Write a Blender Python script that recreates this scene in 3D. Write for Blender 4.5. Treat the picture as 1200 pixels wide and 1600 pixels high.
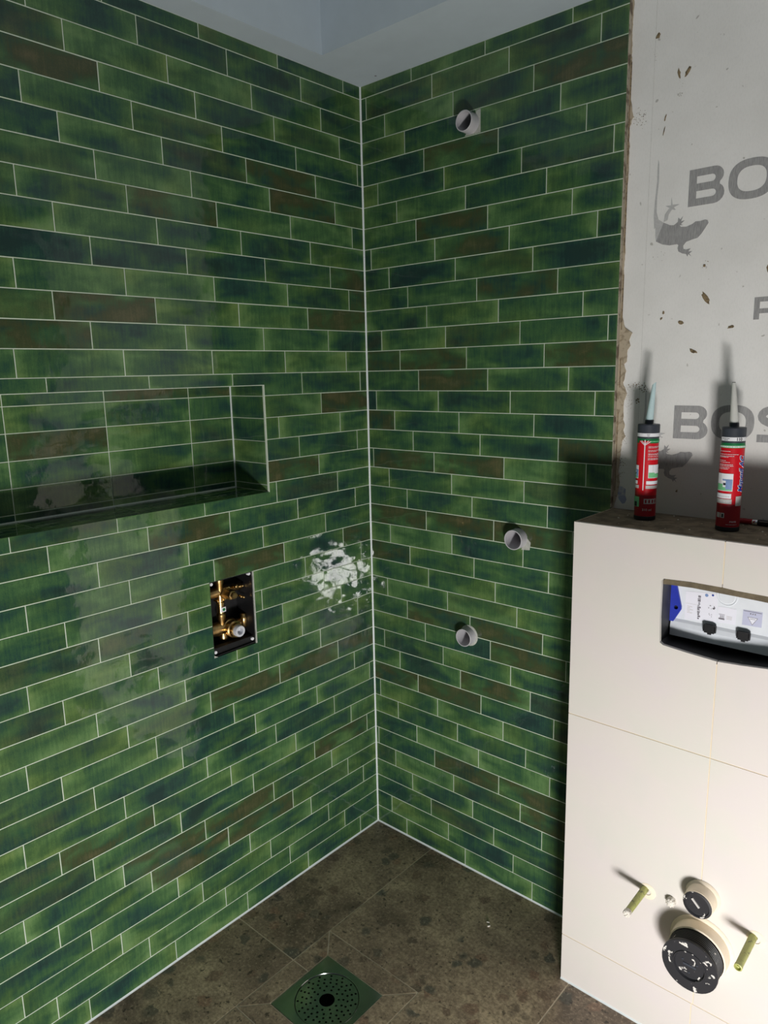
import bpy, bmesh, math, random
from mathutils import Vector, Matrix, geometry

for o in list(bpy.data.objects):
    bpy.data.objects.remove(o)
SC = bpy.context.scene
COL = SC.collection
PI = math.pi
rng = random.Random(11)

# ------------------------------------------------------------------ camera
cam_d = bpy.data.cameras.new('camera')
cam = bpy.data.objects.new('camera', cam_d)
COL.objects.link(cam)
right = Vector((0.747646513, 0.663768217, -0.020891271))
down = Vector((0.111379038, -0.156342082, -0.981403008))
fwd = Vector((-0.654690309, 0.731415687, -0.190818478))
m = Matrix.Identity(4)
for i in range(3):
    m[i][0] = right[i]
    m[i][1] = -down[i]
    m[i][2] = -fwd[i]
m.translation = Vector((1.6260955, -1.7488434, 1.6121784))
cam.matrix_world = m
cam_d.sensor_fit = 'VERTICAL'
cam_d.sensor_height = 36.0
cam_d.lens = 1131.4057 / 1600.0 * 36.0
cam_d.clip_start = 0.02
SC.camera = cam

# ------------------------------------------------------------------ world, lamp, exposure
world = bpy.data.worlds.new('world')
SC.world = world
world.use_nodes = True
bg = world.node_tree.nodes['Background']
bg.inputs[0].default_value = (0.80, 0.92, 1.0, 1)
bg.inputs[1].default_value = 0.06
lamp_d = bpy.data.lights.new('work_lamp', 'AREA')
lamp_d.shape = 'RECTANGLE'
lamp_d.size = 0.32
lamp_d.size_y = 0.24
lamp_d.energy = 40.5
lamp_d.color = (1.0, 0.985, 0.968)
lamp = bpy.data.objects.new('work_lamp', lamp_d)
COL.objects.link(lamp)
lamp.location = (1.95, -1.72, 0.22)
lamp.rotation_euler = (Vector((0.62, -0.1, 0.50)) - lamp.location).to_track_quat('-Z', 'Y').to_euler()
SC.view_settings.view_transform = 'Standard'
SC.view_settings.look = 'None'
SC.view_settings.gamma = 1.0
SC.view_settings.use_curve_mapping = False
SC.view_settings.exposure = 0.0

# ------------------------------------------------------------------ node helpers
def lin(c):
    return c / 12.92 if c <= 0.04045 else ((c + 0.055) / 1.055) ** 2.4
def srgb(r, g, b):
    return (lin(r / 255), lin(g / 255), lin(b / 255), 1)
class NT:
    def __init__(s, name):
        s.m = bpy.data.materials.new(name)
        s.m.use_nodes = True
        s.t = s.m.node_tree
        s.bsdf = s.t.nodes['Principled BSDF']
    def n(s, typ, **kw):
        nd = s.t.nodes.new(typ)
        for k, v in kw.items():
            if k.startswith('_'):
                setattr(nd, k[1:], v)
        return nd
    def l(s, a, b):
        s.t.links.new(a, b)
    def setin(s, sock, v):
        if hasattr(v, 'is_linked') or isinstance(v, bpy.types.NodeSocket):
            s.l(v, sock)
        else:
            sock.default_value = v
    def math(s, op, a, b=None, c=None, clamp=False):
        nd = s.t.nodes.new('ShaderNodeMath'); nd.operation = op; nd.use_clamp = clamp
        s.setin(nd.inputs[0], a)
        if b is not None: s.setin(nd.inputs[1], b)
        if c is not None: s.setin(nd.inputs[2], c)
        return nd.outputs[0]
    def mix(s, f, a, b, blend='MIX'):
        nd = s.t.nodes.new('ShaderNodeMix'); nd.data_type = 'RGBA'; nd.blend_type = blend
        s.setin(nd.inputs[0], f); s.setin(nd.inputs[6], a); s.setin(nd.inputs[7], b)
        return nd.outputs[2]
    def ramp(s, f, stops):
        nd = s.t.nodes.new('ShaderNodeValToRGB')
        e = nd.color_ramp.elements
        while len(e) < len(stops): e.new(0.5)
        for el, (p, c) in zip(e, stops):
            el.position = p
            el.color = c if len(c) == 4 else (*c, 1)
        s.setin(nd.inputs[0], f)
        return nd.outputs[0]
    def noise(s, vec, scale, detail=2, rough=0.5, dist=0.0):
        nd = s.t.nodes.new('ShaderNodeTexNoise')
        s.setin(nd.inputs['Vector'], vec)
        nd.inputs['Scale'].default_value = scale
        nd.inputs['Detail'].default_value = detail
        nd.inputs['Roughness'].default_value = rough
        nd.inputs['Distortion'].default_value = dist
        return nd.outputs[0]
    def vmul(s, v, k):
        nd = s.t.nodes.new('ShaderNodeVectorMath'); nd.operation = 'MULTIPLY'
        s.setin(nd.inputs[0], v); nd.inputs[1].default_value = k
        return nd.outputs[0]
    def vadd(s, a, b):
        nd = s.t.nodes.new('ShaderNodeVectorMath'); nd.operation = 'ADD'
        s.setin(nd.inputs[0], a); s.setin(nd.inputs[1], b)
        return nd.outputs[0]
    def bump(s, h, strength, dist=0.001):
        nd = s.t.nodes.new('ShaderNodeBump')
        nd.inputs['Strength'].default_value = strength
        nd.inputs['Distance'].default_value = dist
        s.setin(nd.inputs['Height'], h)
        s.l(nd.outputs[0], s.bsdf.inputs['Normal'])
    def coord(s, out='Object'):
        return s.t.nodes.new('ShaderNodeTexCoord').outputs[out]
    def pos(s):
        return s.t.nodes.new('ShaderNodeNewGeometry').outputs['Position']

def flat(name, col, rough=0.5, metal=0.0, noise_amt=0.12, scale=60.0, bump=0.0, ior=1.45):
    t = NT(name)
    p = t.pos()
    f = t.noise(p, scale, 3, 0.6)
    dark = tuple(c * (1 - noise_amt) for c in col[:3]) + (1,)
    lite = tuple(min(1, c * (1 + noise_amt)) for c in col[:3]) + (1,)
    t.l(t.ramp(f, [(0.3, dark), (0.7, lite)]), t.bsdf.inputs['Base Color'])
    t.bsdf.inputs['Roughness'].default_value = rough
    t.bsdf.inputs['Metallic'].default_value = metal
    t.bsdf.inputs['IOR'].default_value = ior
    if bump:
        t.bump(f, bump)
    return t.m

# ------------------------------------------------------------------ materials
def mat_glaze():
    t = NT('green_glaze')
    oi = t.t.nodes.new('ShaderNodeObjectInfo')
    sep = t.t.nodes.new('ShaderNodeSeparateColor')
    t.l(oi.outputs['Color'], sep.inputs[0])
    brown, tone, edge = sep.outputs[0], sep.outputs[1], sep.outputs[2]
    off = t.t.nodes.new('ShaderNodeCombineXYZ')
    t.l(t.math('MULTIPLY', oi.outputs['Random'], 91.0), off.inputs[0])
    t.l(t.math('MULTIPLY', oi.outputs['Random'], 57.0), off.inputs[1])
    t.l(t.math('MULTIPLY', oi.outputs['Random'], 33.0), off.inputs[2])
    o = t.coord('Object')
    v = t.vadd(o, off.outputs[0])
    blot = t.noise(t.vmul(v, (7.5, 7.5, 17)), 1.0, 2, 0.55, 0.4)
    streak = t.noise(t.vmul(v, (170, 60, 14)), 1.0, 3, 0.65)
    fine = t.noise(t.vmul(v, (420, 420, 300)), 1.0, 2, 0.7)
    speck = t.noise(t.vmul(v, (15, 15, 15)), 1.0, 1, 0.5)
    a = t.math('MULTIPLY_ADD', t.math('SUBTRACT', streak, 0.5), 0.34, blot)
    a = t.math('MULTIPLY_ADD', t.math('SUBTRACT', fine, 0.5), 0.22, a)
    mott = t.noise(t.vmul(v, (60, 60, 45)), 1.0, 4, 0.75)
    a = t.math('MULTIPLY_ADD', t.math('SUBTRACT', mott, 0.5), 0.22, a)
    a = t.math('ADD', a, t.math('MULTIPLY_ADD', tone, 0.22, -0.11))
    # lighter rims where the glaze thins at the edges
    g = t.t.nodes.new('ShaderNodeSeparateXYZ')
    t.l(t.coord('Generated'), g.inputs[0])
    ex = t.math('ABSOLUTE', t.math('MULTIPLY_ADD', g.outputs[0], 2.0, -1.0))
    ez = t.math('ABSOLUTE', t.math('MULTIPLY_ADD', g.outputs[2], 2.0, -1.0))
    ex = t.math('MULTIPLY', t.math('POWER', ex, 5.0), 0.34)
    ez = t.math('MULTIPLY', t.math('POWER', ez, 3.0), 0.12)
    e = t.math('MULTIPLY', t.math('ADD', ex, ez), t.math('MULTIPLY', edge, t.math('MULTIPLY', speck, 1.9)))
    a = t.math('ADD', a, e)
    col = t.ramp(a, [(0.24, (0.018, 0.043, 0.039)), (0.38, (0.024, 0.066, 0.050)), (0.48, (0.036, 0.094, 0.046)),
                     (0.60, (0.056, 0.128, 0.050)), (0.76, (0.100, 0.195, 0.072)), (0.96, (0.15, 0.26, 0.10))])
    olive = t.noise(t.vmul(t.vadd(v, (7.7, 2.2, 4.1)), (6, 6, 9)), 1.0, 2, 0.5)
    col = t.mix(t.math('MULTIPLY', t.ramp(olive, [(0.46, (0, 0, 0)), (0.68, (1, 1, 1))]), 0.6), col, t.mix(1.0, col, (1.30, 1.0, 0.70, 1), 'MULTIPLY'))
    bm_ = t.noise(t.vmul(t.vadd(v, (3.1, 1.7, 9.2)), (10, 10, 22)), 1.0, 2, 0.5, 0.3)
    bm_ = t.math('MULTIPLY_ADD', t.math('SUBTRACT', streak, 0.5), 0.35, bm_)
    bf = t.math('MULTIPLY', t.ramp(bm_, [(0.34, (0, 0, 0)), (0.58, (1, 1, 1))]), brown)
    bcol = t.ramp(t.math('MULTIPLY_ADD', t.math('SUBTRACT', fine, 0.5), 0.3, bm_),
                  [(0.38, (0.036, 0.060, 0.027)), (0.60, (0.055, 0.066, 0.029)), (0.84, (0.118, 0.104, 0.050))])
    col = t.mix(bf, col, bcol)
    t.l(col, t.bsdf.inputs['Base Color'])
    rough = t.ramp(t.noise(t.vmul(v, (30, 30, 30)), 1.0, 3, 0.6), [(0.35, (0.025,) * 3), (0.75, (0.10,) * 3)])
    t.l(rough, t.bsdf.inputs['Roughness'])
    t.bsdf.inputs['IOR'].default_value = 1.5
    w1 = t.noise(t.vmul(v, (15, 15, 22)), 1.0, 1, 0.4)
    w2 = t.noise(t.vmul(v, (90, 90, 90)), 1.0, 2, 0.5)
    h = t.math('MULTIPLY_ADD', w2, 0.06, w1)
    t.bump(h, 0.8, 0.0022)
    return t.m

def mat_board():
    t = NT('white_board')
    p = t.pos()
    n1 = t.noise(p, 5.0, 3, 0.6)
    weave = t.noise(t.vmul(p, (350, 350, 120)), 1.0, 2, 0.7)
    spots = t.noise(p, 62.0, 1, 0.5)
    c = t.ramp(n1, [(0.3, srgb(232, 230, 226)), (0.7, srgb(244, 242, 239))])
    c = t.mix(t.math('MULTIPLY', t.ramp(weave, [(0.45, (0, 0, 0)), (0.75, (1, 1, 1))]), 0.18), c, srgb(206, 204, 199))
    c = t.mix(t.math('MULTIPLY', t.ramp(spots, [(0.74, (0, 0, 0)), (0.78, (1, 1, 1))]), 0.5), c, srgb(120, 112, 98))
    # grime above the ledge, wiped in by hand: belongs to the board
    z = t.t.nodes.new('ShaderNodeSeparateXYZ'); t.l(p, z.inputs[0])
    low = t.math('SUBTRACT', 1.0, t.math('MULTIPLY', t.math('SUBTRACT', z.outputs[2], 1.26), 4.0), clamp=True)
    low = t.math('MULTIPLY', low, t.math('MULTIPLY', n1, 0.9), clamp=True)
    c = t.mix(low, c, srgb(168, 158, 140))
    t.l(c, t.bsdf.inputs['Base Color'])
    t.bsdf.inputs['Roughness'].default_value = 0.75
    t.bump(weave, 0.25, 0.0006)
    return t.m

def mat_stone():
    t = NT('brown_stone')
    oi = t.t.nodes.new('ShaderNodeObjectInfo')
    off = t.t.nodes.new('ShaderNodeCombineXYZ')
    for i in range(3): t.l(t.math('MULTIPLY', oi.outputs['Random'], 13.0 + 7 * i), off.inputs[i])
    v = t.vadd(t.pos(), off.outputs[0])
    warp = t.noise(v, 14.0, 3, 0.6)
    vw = t.vadd(v, t.vmul(warp, (0.05, 0.05, 0.05)))
    big = t.noise(v, 5.0, 4, 0.62, 0.6)
    vo = t.t.nodes.new('ShaderNodeTexVoronoi'); t.l(vw, vo.inputs['Vector']); vo.inputs['Scale'].default_value = 26.0
    vo.inputs['Randomness'].default_value = 1.0
    sepc = t.t.nodes.new('ShaderNodeSeparateColor'); t.l(vo.outputs['Color'], sepc.inputs[0])
    fine = t.noise(v, 120.0, 4, 0.75)
    pits = t.noise(v, 75.0, 2, 0.55, 0.3)
    base = t.ramp(big, [(0.30, srgb(104, 90, 76)), (0.44, srgb(148, 130, 110)), (0.56, srgb(170, 151, 126)), (0.70, srgb(204, 184, 152))])
    cl = t.math('MULTIPLY', t.ramp(sepc.outputs[0], [(0.70, (0, 0, 0)), (0.76, (1, 1, 1))]),
                t.ramp(vo.outputs['Distance'], [(0.40, (1, 1, 1)), (0.62, (0, 0, 0))]))
    clast = t.ramp(sepc.outputs[1], [(0.0, srgb(84, 90, 84)), (0.5, srgb(112, 98, 84)), (1.0, srgb(160, 128, 106))])
    base = t.mix(t.math('MULTIPLY', cl, 0.85), base, clast)
    base = t.mix(t.math('MULTIPLY', t.ramp(fine, [(0.38, (1, 1, 1)), (0.55, (0, 0, 0))]), 0.55), base, srgb(92, 80, 68))
    base = t.mix(t.math('MULTIPLY', t.ramp(fine, [(0.56, (0, 0, 0)), (0.70, (1, 1, 1))]), 0.5), base, srgb(222, 204, 176))
    base = t.mix(t.math('MULTIPLY', t.ramp(pits, [(0.30, (1, 1, 1)), (0.38, (0, 0, 0))]), 0.8), base, srgb(56, 50, 42))
    t.l(base, t.bsdf.inputs['Base Color'])
    t.bsdf.inputs['Roughness'].default_value = 0.42
    t.bump(t.math('ADD', t.math('MULTIPLY', fine, 0.5), pits), 0.18, 0.0006)
    return t.m

def mat_beige():
    t = NT('beige_tile')
    p = t.pos()
    n = t.noise(t.vmul(p, (5, 5, 7)), 1.0, 3, 0.55)
    n2 = t.noise(t.vmul(t.vadd(p, (4, 2, 1)), (9, 9, 4)), 1.0, 3, 0.6)
    sc = t.noise(t.vmul(p, (30, 30, 160)), 1.0, 2, 0.6)
    c = t.ramp(n, [(0.3, srgb(217, 208, 206)), (0.5, srgb(217, 210, 204)), (0.7, srgb(214, 211, 202))])
    c = t.mix(t.math('MULTIPLY', t.ramp(n2, [(0.55, (0, 0, 0)), (0.75, (1, 1, 1))]), 0.35), c, srgb(206, 208, 198))
    c = t.mix(t.math('MULTIPLY', t.ramp(sc, [(0.62, (0, 0, 0)), (0.8, (1, 1, 1))]), 0.25), c, srgb(224, 220, 215))
    t.l(c, t.bsdf.inputs['Base Color'])
    t.bsdf.inputs['Roughness'].default_value = 0.55
    return t.m

def mat_ink():
    t = NT('grey_ink')
    p = t.pos()
    s = t.noise(t.vmul(p, (900, 900, 60)), 1.0, 2, 0.7)
    t.l(t.ramp(s, [(0.3, srgb(138, 137, 137)), (0.72, srgb(176, 175, 174))]), t.bsdf.inputs['Base Color'])
    t.bsdf.inputs['Roughness'].default_value = 0.8
    return t.m

def mat_messy(name, base, patch, thr=(0.56, 0.62), scale=34.0, rough=0.45):
    t = NT(name)
    p = t.pos()
    n = t.noise(p, scale, 3, 0.6, 0.5)
    t.l(t.mix(t.ramp(n, [(thr[0], (0, 0, 0)), (thr[1], (1, 1, 1))]), base, patch), t.bsdf.inputs['Base Color'])
    t.bsdf.inputs['Roughness'].default_value = rough
    t.bump(n, 0.2)
    return t.m

M = {}
M['glaze'] = mat_glaze()
M['rim'] = flat('thin_glaze_rim', (0.07, 0.14, 0.06, 1), 0.55, 0, 0.3, 40)
M['board'] = mat_board()
M['stone'] = mat_stone()
M['beige'] = mat_beige()
M['ink'] = mat_ink()
M['ink_light'] = flat('faded_ink', srgb(192, 191, 190), 0.8, 0, 0.08, 200)
M['grout'] = flat('pale_grout', srgb(208, 217, 200), 0.8, 0, 0.07, 90, 0.2)
M['floor_grout'] = flat('tan_grout', srgb(214, 200, 178), 0.85, 0, 0.30, 9)
M['cream_grout'] = flat('cream_grout', srgb(228, 212, 184), 0.8, 0, 0.06, 60)
M['silicone'] = flat('white_silicone', srgb(222, 228, 228), 0.35, 0, 0.04, 40)
M['ceiling'] = flat('pale_blue_paint', srgb(186, 198, 206), 0.8, 0, 0.03, 12, 0.05)
M['mortar'] = mat_messy('tile_adhesive', srgb(182, 168, 146), srgb(150, 136, 114), (0.5, 0.6), 60, 0.9)
M['mortar_dark'] = mat_messy('dried_adhesive', srgb(140, 122, 92), srgb(84, 70, 52), (0.48, 0.6), 160, 0.9)
M['edge'] = mat_messy('tile_edge', srgb(178, 168, 150), srgb(110, 96, 80), (0.5, 0.6), 30, 0.7)
M['cement'] = mat_messy('raw_cement', srgb(132, 118, 98), srgb(98, 86, 70), (0.42, 0.62), 24, 0.9)
M['rough_board'] = flat('cut_board_edge', srgb(104, 94, 76), 0.9, 0, 0.2, 80, 0.3)
M['pvc'] = flat('grey_pvc', srgb(192, 190, 194), 0.4, 0, 0.06, 50)
M['filler'] = flat('pale_filler', srgb(176, 178, 170), 0.8, 0, 0.15, 90, 0.3)
M['brass'] = flat('brass', (0.62, 0.42, 0.18, 1), 0.28, 1.0, 0.25, 70)
M['chrome'] = flat('chrome', (0.78, 0.78, 0.80, 1), 0.2, 1.0, 0.05, 40)
M['satin'] = flat('painted_chrome_sheen', srgb(206, 208, 214), 0.35, 0, 0.03, 40)  # pale non-metal colour stands in for the bright reflection of chrome
M['black'] = flat('black_plastic', srgb(26, 26, 28), 0.45, 0, 0.2, 60)
M['capblack'] = mat_messy('plaster_stained_black', srgb(38, 38, 42), srgb(214, 210, 204), (0.60, 0.63), 46, 0.5)
M['ribblack'] = mat_messy('plaster_stained_ribs', srgb(26, 26, 28), srgb(206, 198, 186), (0.66, 0.70), 60, 0.5)
M['cream'] = flat('cream_plaster', srgb(236, 222, 200), 0.8, 0, 0.05, 50, 0.15)
M['white'] = flat('white_plastic', srgb(228, 232, 238), 0.4, 0, 0.03, 30)
M['paper'] = flat('sticker_paper', srgb(236, 236, 246), 0.5, 0, 0.02, 30)
M['lavender'] = flat('lavender_sticker', srgb(196, 198, 222), 0.5, 0, 0.03, 30)
M['print'] = flat('sticker_print', srgb(120, 116, 124), 0.6, 0, 0.3, 400)
M['blue'] = flat('blue_plastic', srgb(34, 52, 168), 0.4, 0, 0.1, 50)
M['lblue'] = flat('pale_blue_print', srgb(120, 146, 190), 0.5)
M['sleeve'] = mat_messy('black_sleeve', srgb(40, 40, 42), srgb(150, 148, 146), (0.70, 0.74), 60, 0.5)
M['darkcap'] = flat('dark_grey_plastic', srgb(58, 62, 70), 0.4, 0, 0.1, 60)
M['red'] = flat('red_label', srgb(204, 18, 34), 0.35, 0, 0.03, 30)
M['dred'] = flat('dark_red_and_painted_shade', srgb(150, 16, 28), 0.4, 0, 0.03, 30)  # dark red of print and pen; on the tubes it is painted shade
M['green_l'] = flat('green_label', srgb(20, 116, 66), 0.4, 0, 0.1, 50)
M['lgreen'] = flat('light_green_print', srgb(120, 196, 140), 0.5)
M['lab_w'] = flat('white_print', srgb(232, 232, 236), 0.5, 0, 0.02, 40)
M['lab_g'] = flat('grey_print', srgb(196, 192, 188), 0.5, 0, 0.06, 60)
M['navy'] = flat('blue_print', srgb(28, 58, 150), 0.5, 0, 0.03, 40)
M['ink_k'] = flat('black_print', srgb(36, 36, 40), 0.5)
M['nozzle_w'] = flat('translucent_white_plastic', srgb(206, 206, 200), 0.35, 0, 0.04, 60)
M['nozzle_b'] = flat('pale_blue_plastic', srgb(188, 212, 214), 0.35, 0, 0.04, 60)
M['sleeve_green'] = mat_messy('yellow_green_sleeve', srgb(176, 178, 106), srgb(112, 112, 72), (0.56, 0.66), 90, 0.5)
M['plaster_w'] = mat_messy('plaster_crust', srgb(222, 216, 206), srgb(150, 140, 126), (0.56, 0.66), 160, 0.9)
M['steel'] = flat('polished_steel', (0.42, 0.44, 0.42, 1), 0.14, 1.0, 0.05, 30)
M['dark'] = flat('dark_hole_shade', srgb(14, 14, 14), 0.8)  # near-black colour standing in for the darkness inside holes
M['smudge'] = mat_messy('blue_grey_smudge', srgb(150, 154, 178), srgb(190, 188, 186), (0.45, 0.6), 50, 0.9)

# ------------------------------------------------------------------ mesh helpers
class MB:
    """collects geometry; build() links it as one mesh object"""
    def __init__(s):
        s.v = []; s.f = []; s.mi = []; s.mats = []; s.smooth = []
    def mat(s, k):
        if k not in s.mats: s.mats.append(k)
        return s.mats.index(k)
    def add(s, verts, faces, mat, smooth=False):
        b = len(s.v); i = s.mat(mat)
        s.v += [tuple(p) for p in verts]
        for f in faces:
            s.f.append([q + b for q in f]); s.mi.append(i); s.smooth.append(smooth)
        return s
    def box(s, x0, x1, y0, y1, z0, z1, mat, fn=None):
        v = [(x, y, z) for x in (x0, x1) for y in (y0, y1) for z in (z0, z1)]
        if fn: v = [fn(*p) for p in v]
        return s.add(v, [(0, 1, 3, 2), (4, 6, 7, 5), (0, 4, 5, 1), (2, 3, 7, 6), (0, 2, 6, 4), (1, 5, 7, 3)], mat)
    def plate(s, outer, w0, w1, mat, fn, holes=()):
        """flat polygon (u,v) with holes, from depth w0 to w1, mapped by fn(u,v,w)"""
        loops = [list(outer)] + [list(h) for h in holes]
        flatv = [p for L in loops for p in L]
        tris = geometry.tessellate_polygon([[Vector((p[0], p[1], 0)) for p in L] for L in loops])
        n = len(flatv)
        v = [fn(p[0], p[1], w0) for p in flatv] + [fn(p[0], p[1], w1) for p in flatv]
        f = []
        for t in tris:
            a, b, c = [flatv[i] for i in t]
            if (b[0] - a[0]) * (c[1] - a[1]) - (b[1] - a[1]) * (c[0] - a[0]) < 0: t = t[::-1]
            f.append(tuple(i + n for i in t)); f.append(tuple(reversed(t)))
        k = 0
        for L in loops:
            q = len(L)
            for i in range(q):
                a, b = k + i, k + (i + 1) % q
                f.append((a, b, b + n, a + n))
            k += q
        return s.add(v, f, mat)
    def lathe(s, prof, fn, mat, seg=28, smooth=True, mats=None):
        """prof: list of (r, w); fn(a, b, w) places a ring point"""
        v = []; f = []; mi = []
        for r, w in prof:
            for i in range(seg):
                a = 2 * PI * i / seg
                v.append(fn(r * math.cos(a), r * math.sin(a), w))
        for j in range(len(prof) - 1):
            for i in range(seg):
                k = (i + 1) % seg
                f.append((j * seg + i, j * seg + k, (j + 1) * seg + k, (j + 1) * seg + i))
                mi.append(mats[j] if mats else mat)
        for q, mm in zip(f, mi):
            pass
        b = len(s.v)
        s.v += [tuple(p) for p in v]
        for q, mm in zip(f, mi):
            s.f.append([x + b for x in q]); s.mi.append(s.mat(mm)); s.smooth.append(smooth)
        return s
    def build(s, name, parent=None, loc=None, recalc=True):
        me = bpy.data.meshes.new(name)
        me.from_pydata(s.v, [], s.f)
        for k in s.mats: me.materials.append(M[k])
        me.polygons.foreach_set('material_index', s.mi)
        me.polygons.foreach_set('use_smooth', s.smooth)
        if recalc:
            bm = bmesh.new(); bm.from_mesh(me)
            bmesh.ops.remove_doubles(bm, verts=bm.verts, dist=1e-6)
            bmesh.ops.recalc_face_normals(bm, faces=bm.faces)
            bm.to_mesh(me); bm.free()
        me.update()
        o = bpy.data.objects.new(name, me)
        COL.objects.link(o)
        if parent is not None:
            o.parent = parent
            if parent.type == 'EMPTY':
                o.matrix_parent_inverse = Matrix.Translation(parent.location).inverted()
        if loc: o.location = loc
        return o

def sharp(o, ang=0.6):
    """keep creases crisp on smooth-shaded turned parts"""
    bm = bmesh.new(); bm.from_mesh(o.data)
    for e in bm.edges:
        if len(e.link_faces) == 2 and e.calc_face_angle(0) > ang: e.smooth = False
    bm.to_mesh(o.data); bm.free()
    return o

def tag(o, label, cat, group=None):
    o['label'] = label; o['category'] = cat
    if group: o['group'] = group
    return o
def structure(o):
    o['kind'] = 'structure'
    return o
def thing(name, loc, label, cat, group=None):
    o = bpy.data.objects.new(name, None)
    COL.objects.link(o)
    o.location = loc
    o.empty_display_size = 0.05
    return tag(o, label, cat, group)

def onback(u, v, w): return (u, -w, v)                 # tiled back wall, faces -y
def onleft(u, v, w): return (w, -u, v)                 # left wall, faces +x, u runs from the corner
def onboard(u, v, w): return (u, 0.014 - w, v)         # white board
def onbox(u, v, w): return (u, -0.203 - w, v)          # front of the boxing
def onfloor(u, v, w): return (u, v, w)

def circle(cx, cy, r, n=16, ph=0.0):
    return [(cx + r * math.cos(2 * PI * i / n + ph), cy + r * math.sin(2 * PI * i / n + ph)) for i in range(n)]
def inset(poly, d):
    """shrink a counter-clockwise polygon by d"""
    n = len(poly); out = []
    for i in range(n):
        p0, p1, p2 = Vector(poly[i - 1]), Vector(poly[i]), Vector(poly[(i + 1) % n])
        e1 = (p1 - p0).normalized(); e2 = (p2 - p1).normalized()
        n1 = Vector((-e1.y, e1.x)); n2 = Vector((-e2.y, e2.x))
        k = 1 + n1.dot(n2)
        out.append(tuple(p1 + (n1 + n2) * (d / max(k, 0.2))))
    return out
def cells(mb, u0, u1, v0, v1, cuts, w0, w1, mat, fn):
    """rectangle minus rectangles, as a solid slab"""
    us = sorted({u0, u1} | {c for k in cuts for c in k[:2] if u0 < c < u1})
    vs = sorted({v0, v1} | {c for k in cuts for c in k[2:] if v0 < c < v1})
    keep = set()
    for i in range(len(us) - 1):
        for j in range(len(vs) - 1):
            cu, cv = (us[i] + us[i + 1]) / 2, (vs[j] + vs[j + 1]) / 2
            if not any(k[0] < cu < k[1] and k[2] < cv < k[3] for k in cuts): keep.add((i, j))
    for i, j in keep:
        a, b, c, d = us[i], us[i + 1], vs[j], vs[j + 1]
        q = [(a, c), (b, c), (b, d), (a, d)]
        v = [fn(*p, w1) for p in q] + [fn(*p, w0) for p in q]
        f = [(0, 1, 2, 3), (7, 6, 5, 4)]
        for (di, dj), (s, e) in zip(((0, -1), (1, 0), (0, 1), (-1, 0)), ((0, 1), (1, 2), (2, 3), (3, 0))):
            if (i + di, j + dj) not in keep: f.append((s, s + 4, e + 4, e))
        mb.add(v, f, mat)
    return bool(keep)
def bore(o, cutters):
    """drill holes through an object, leaving plain mesh data"""
    for c in cutters:
        md = o.modifiers.new('bore', 'BOOLEAN'); md.operation = 'DIFFERENCE'; md.object = c; md.solver = 'EXACT'
    dg = bpy.context.evaluated_depsgraph_get()
    dg.update()
    me = bpy.data.meshes.new_from_object(o.evaluated_get(dg))
    o.modifiers.clear()
    o.data = me
def cyl_cutter(fn, cu, cv, r, w0, w1, seg=20):
    mb = MB(); mb.plate(circle(cu, cv, r, seg), w0, w1, 'dark', fn)
    return mb.build('cutter')

# ------------------------------------------------------------------ glazed wall tiles
PITCH_H, PITCH_L, J = 0.062, 0.2503, 0.00105
TOP = 2.4542
def zk(k): return 0.0631 + (39 - k) * PITCH_H
OFF_L = [0.0734, 0.2427, 0.1688, 0.0961, 0.021, 0.1988, 0.1234, 0.0518, 0.229, 0.1516, 0.0738, 0.2494, 0.1691, 0.0941, 0.033, 0.2082, 0.1294, 0.0544, 0.2272, 0.1495, 0.0709, 0.2087, 0.1326, 0.0507, 0.2249, 0.15, 0.0746, 0.2493, 0.1731, 0.0982, 0.0243, 0.1997, 0.1224, 0.0448, 0.2204, 0.1454, 0.0702, 0.2442, 0.169, 0.0927]
OFF_R = [0.199, 0.0224, 0.0954, 0.1714, 0.242, 0.0633, 0.1369, 0.2101, 0.0288, 0.1015, 0.1754, 0.2472, 0.0662, 0.1407, 0.2136, 0.0382, 0.1139, 0.1889, 0.0202, 0.0864, 0.1612, 0.2378, 0.0867, 0.1692, 0.2449, 0.0696, 0.1549, 0.2294, 0.0511, 0.1188, 0.1966, 0.027, 0.1067, 0.1881, 0.0135, 0.091, 0.1665, 0.2472, 0.0691, 0.1374]
BROWN_L = [(0.957, 2.278), (0.255, 2.083), (0.69, 2.02), (0.322, 2.149), (0.879, 1.773), (1.026, 1.71), (0.04, 1.837), (0.078, 1.886), (0.16, 1.777), (1.067, 1.702), (0.512, 1.091), (0.076, 1.097), (0.335, 1.338), (0.72, 1.204), (0.111, 1.526), (0.561, 0.727), (0.311, 0.721), (1.024, 0.49), (0.6, 0.346), (0.52, 0.283), (0.168, 0.403), (0.784, 0.256), (0.092, 0.723), (0.942, 0.343)]
BROWN_R = [(0.345, 2.008), (0.409, 1.958), (0.391, 2.215), (0.654, 2.354), (0.552, 1.825), (0.066, 1.646), (0.264, 1.641), (0.342, 1.578), (0.747, 1.64), (0.755, 1.402), (0.05, 1.454), (0.122, 1.152), (0.366, 1.145), (0.147, 1.332), (0.68, 1.158), (0.097, 1.02), (0.286, 0.867), (0.528, 0.858), (0.103, 0.596), (0.323, 0.584), (0.503, 0.681), (0.42, 0.35), (0.682, 0.773), (0.659, 0.343), (0.661, 0.293), (0.352, 1.326)]
U_END_L, U_END_R = 1.62, 0.8405
NICHE = (0.4285, 1.40, 1.277, 1.580)
NICHE_D = 0.155
VALVE = (0.5005, 0.6515, 0.838, 1.056)
PIPES = [(0.406, 2.2625, 0.0265, 0.035), (0.5715, 1.138, 0.0285, 0.030), (0.401, 0.807, 0.0275, 0.030)]

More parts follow.
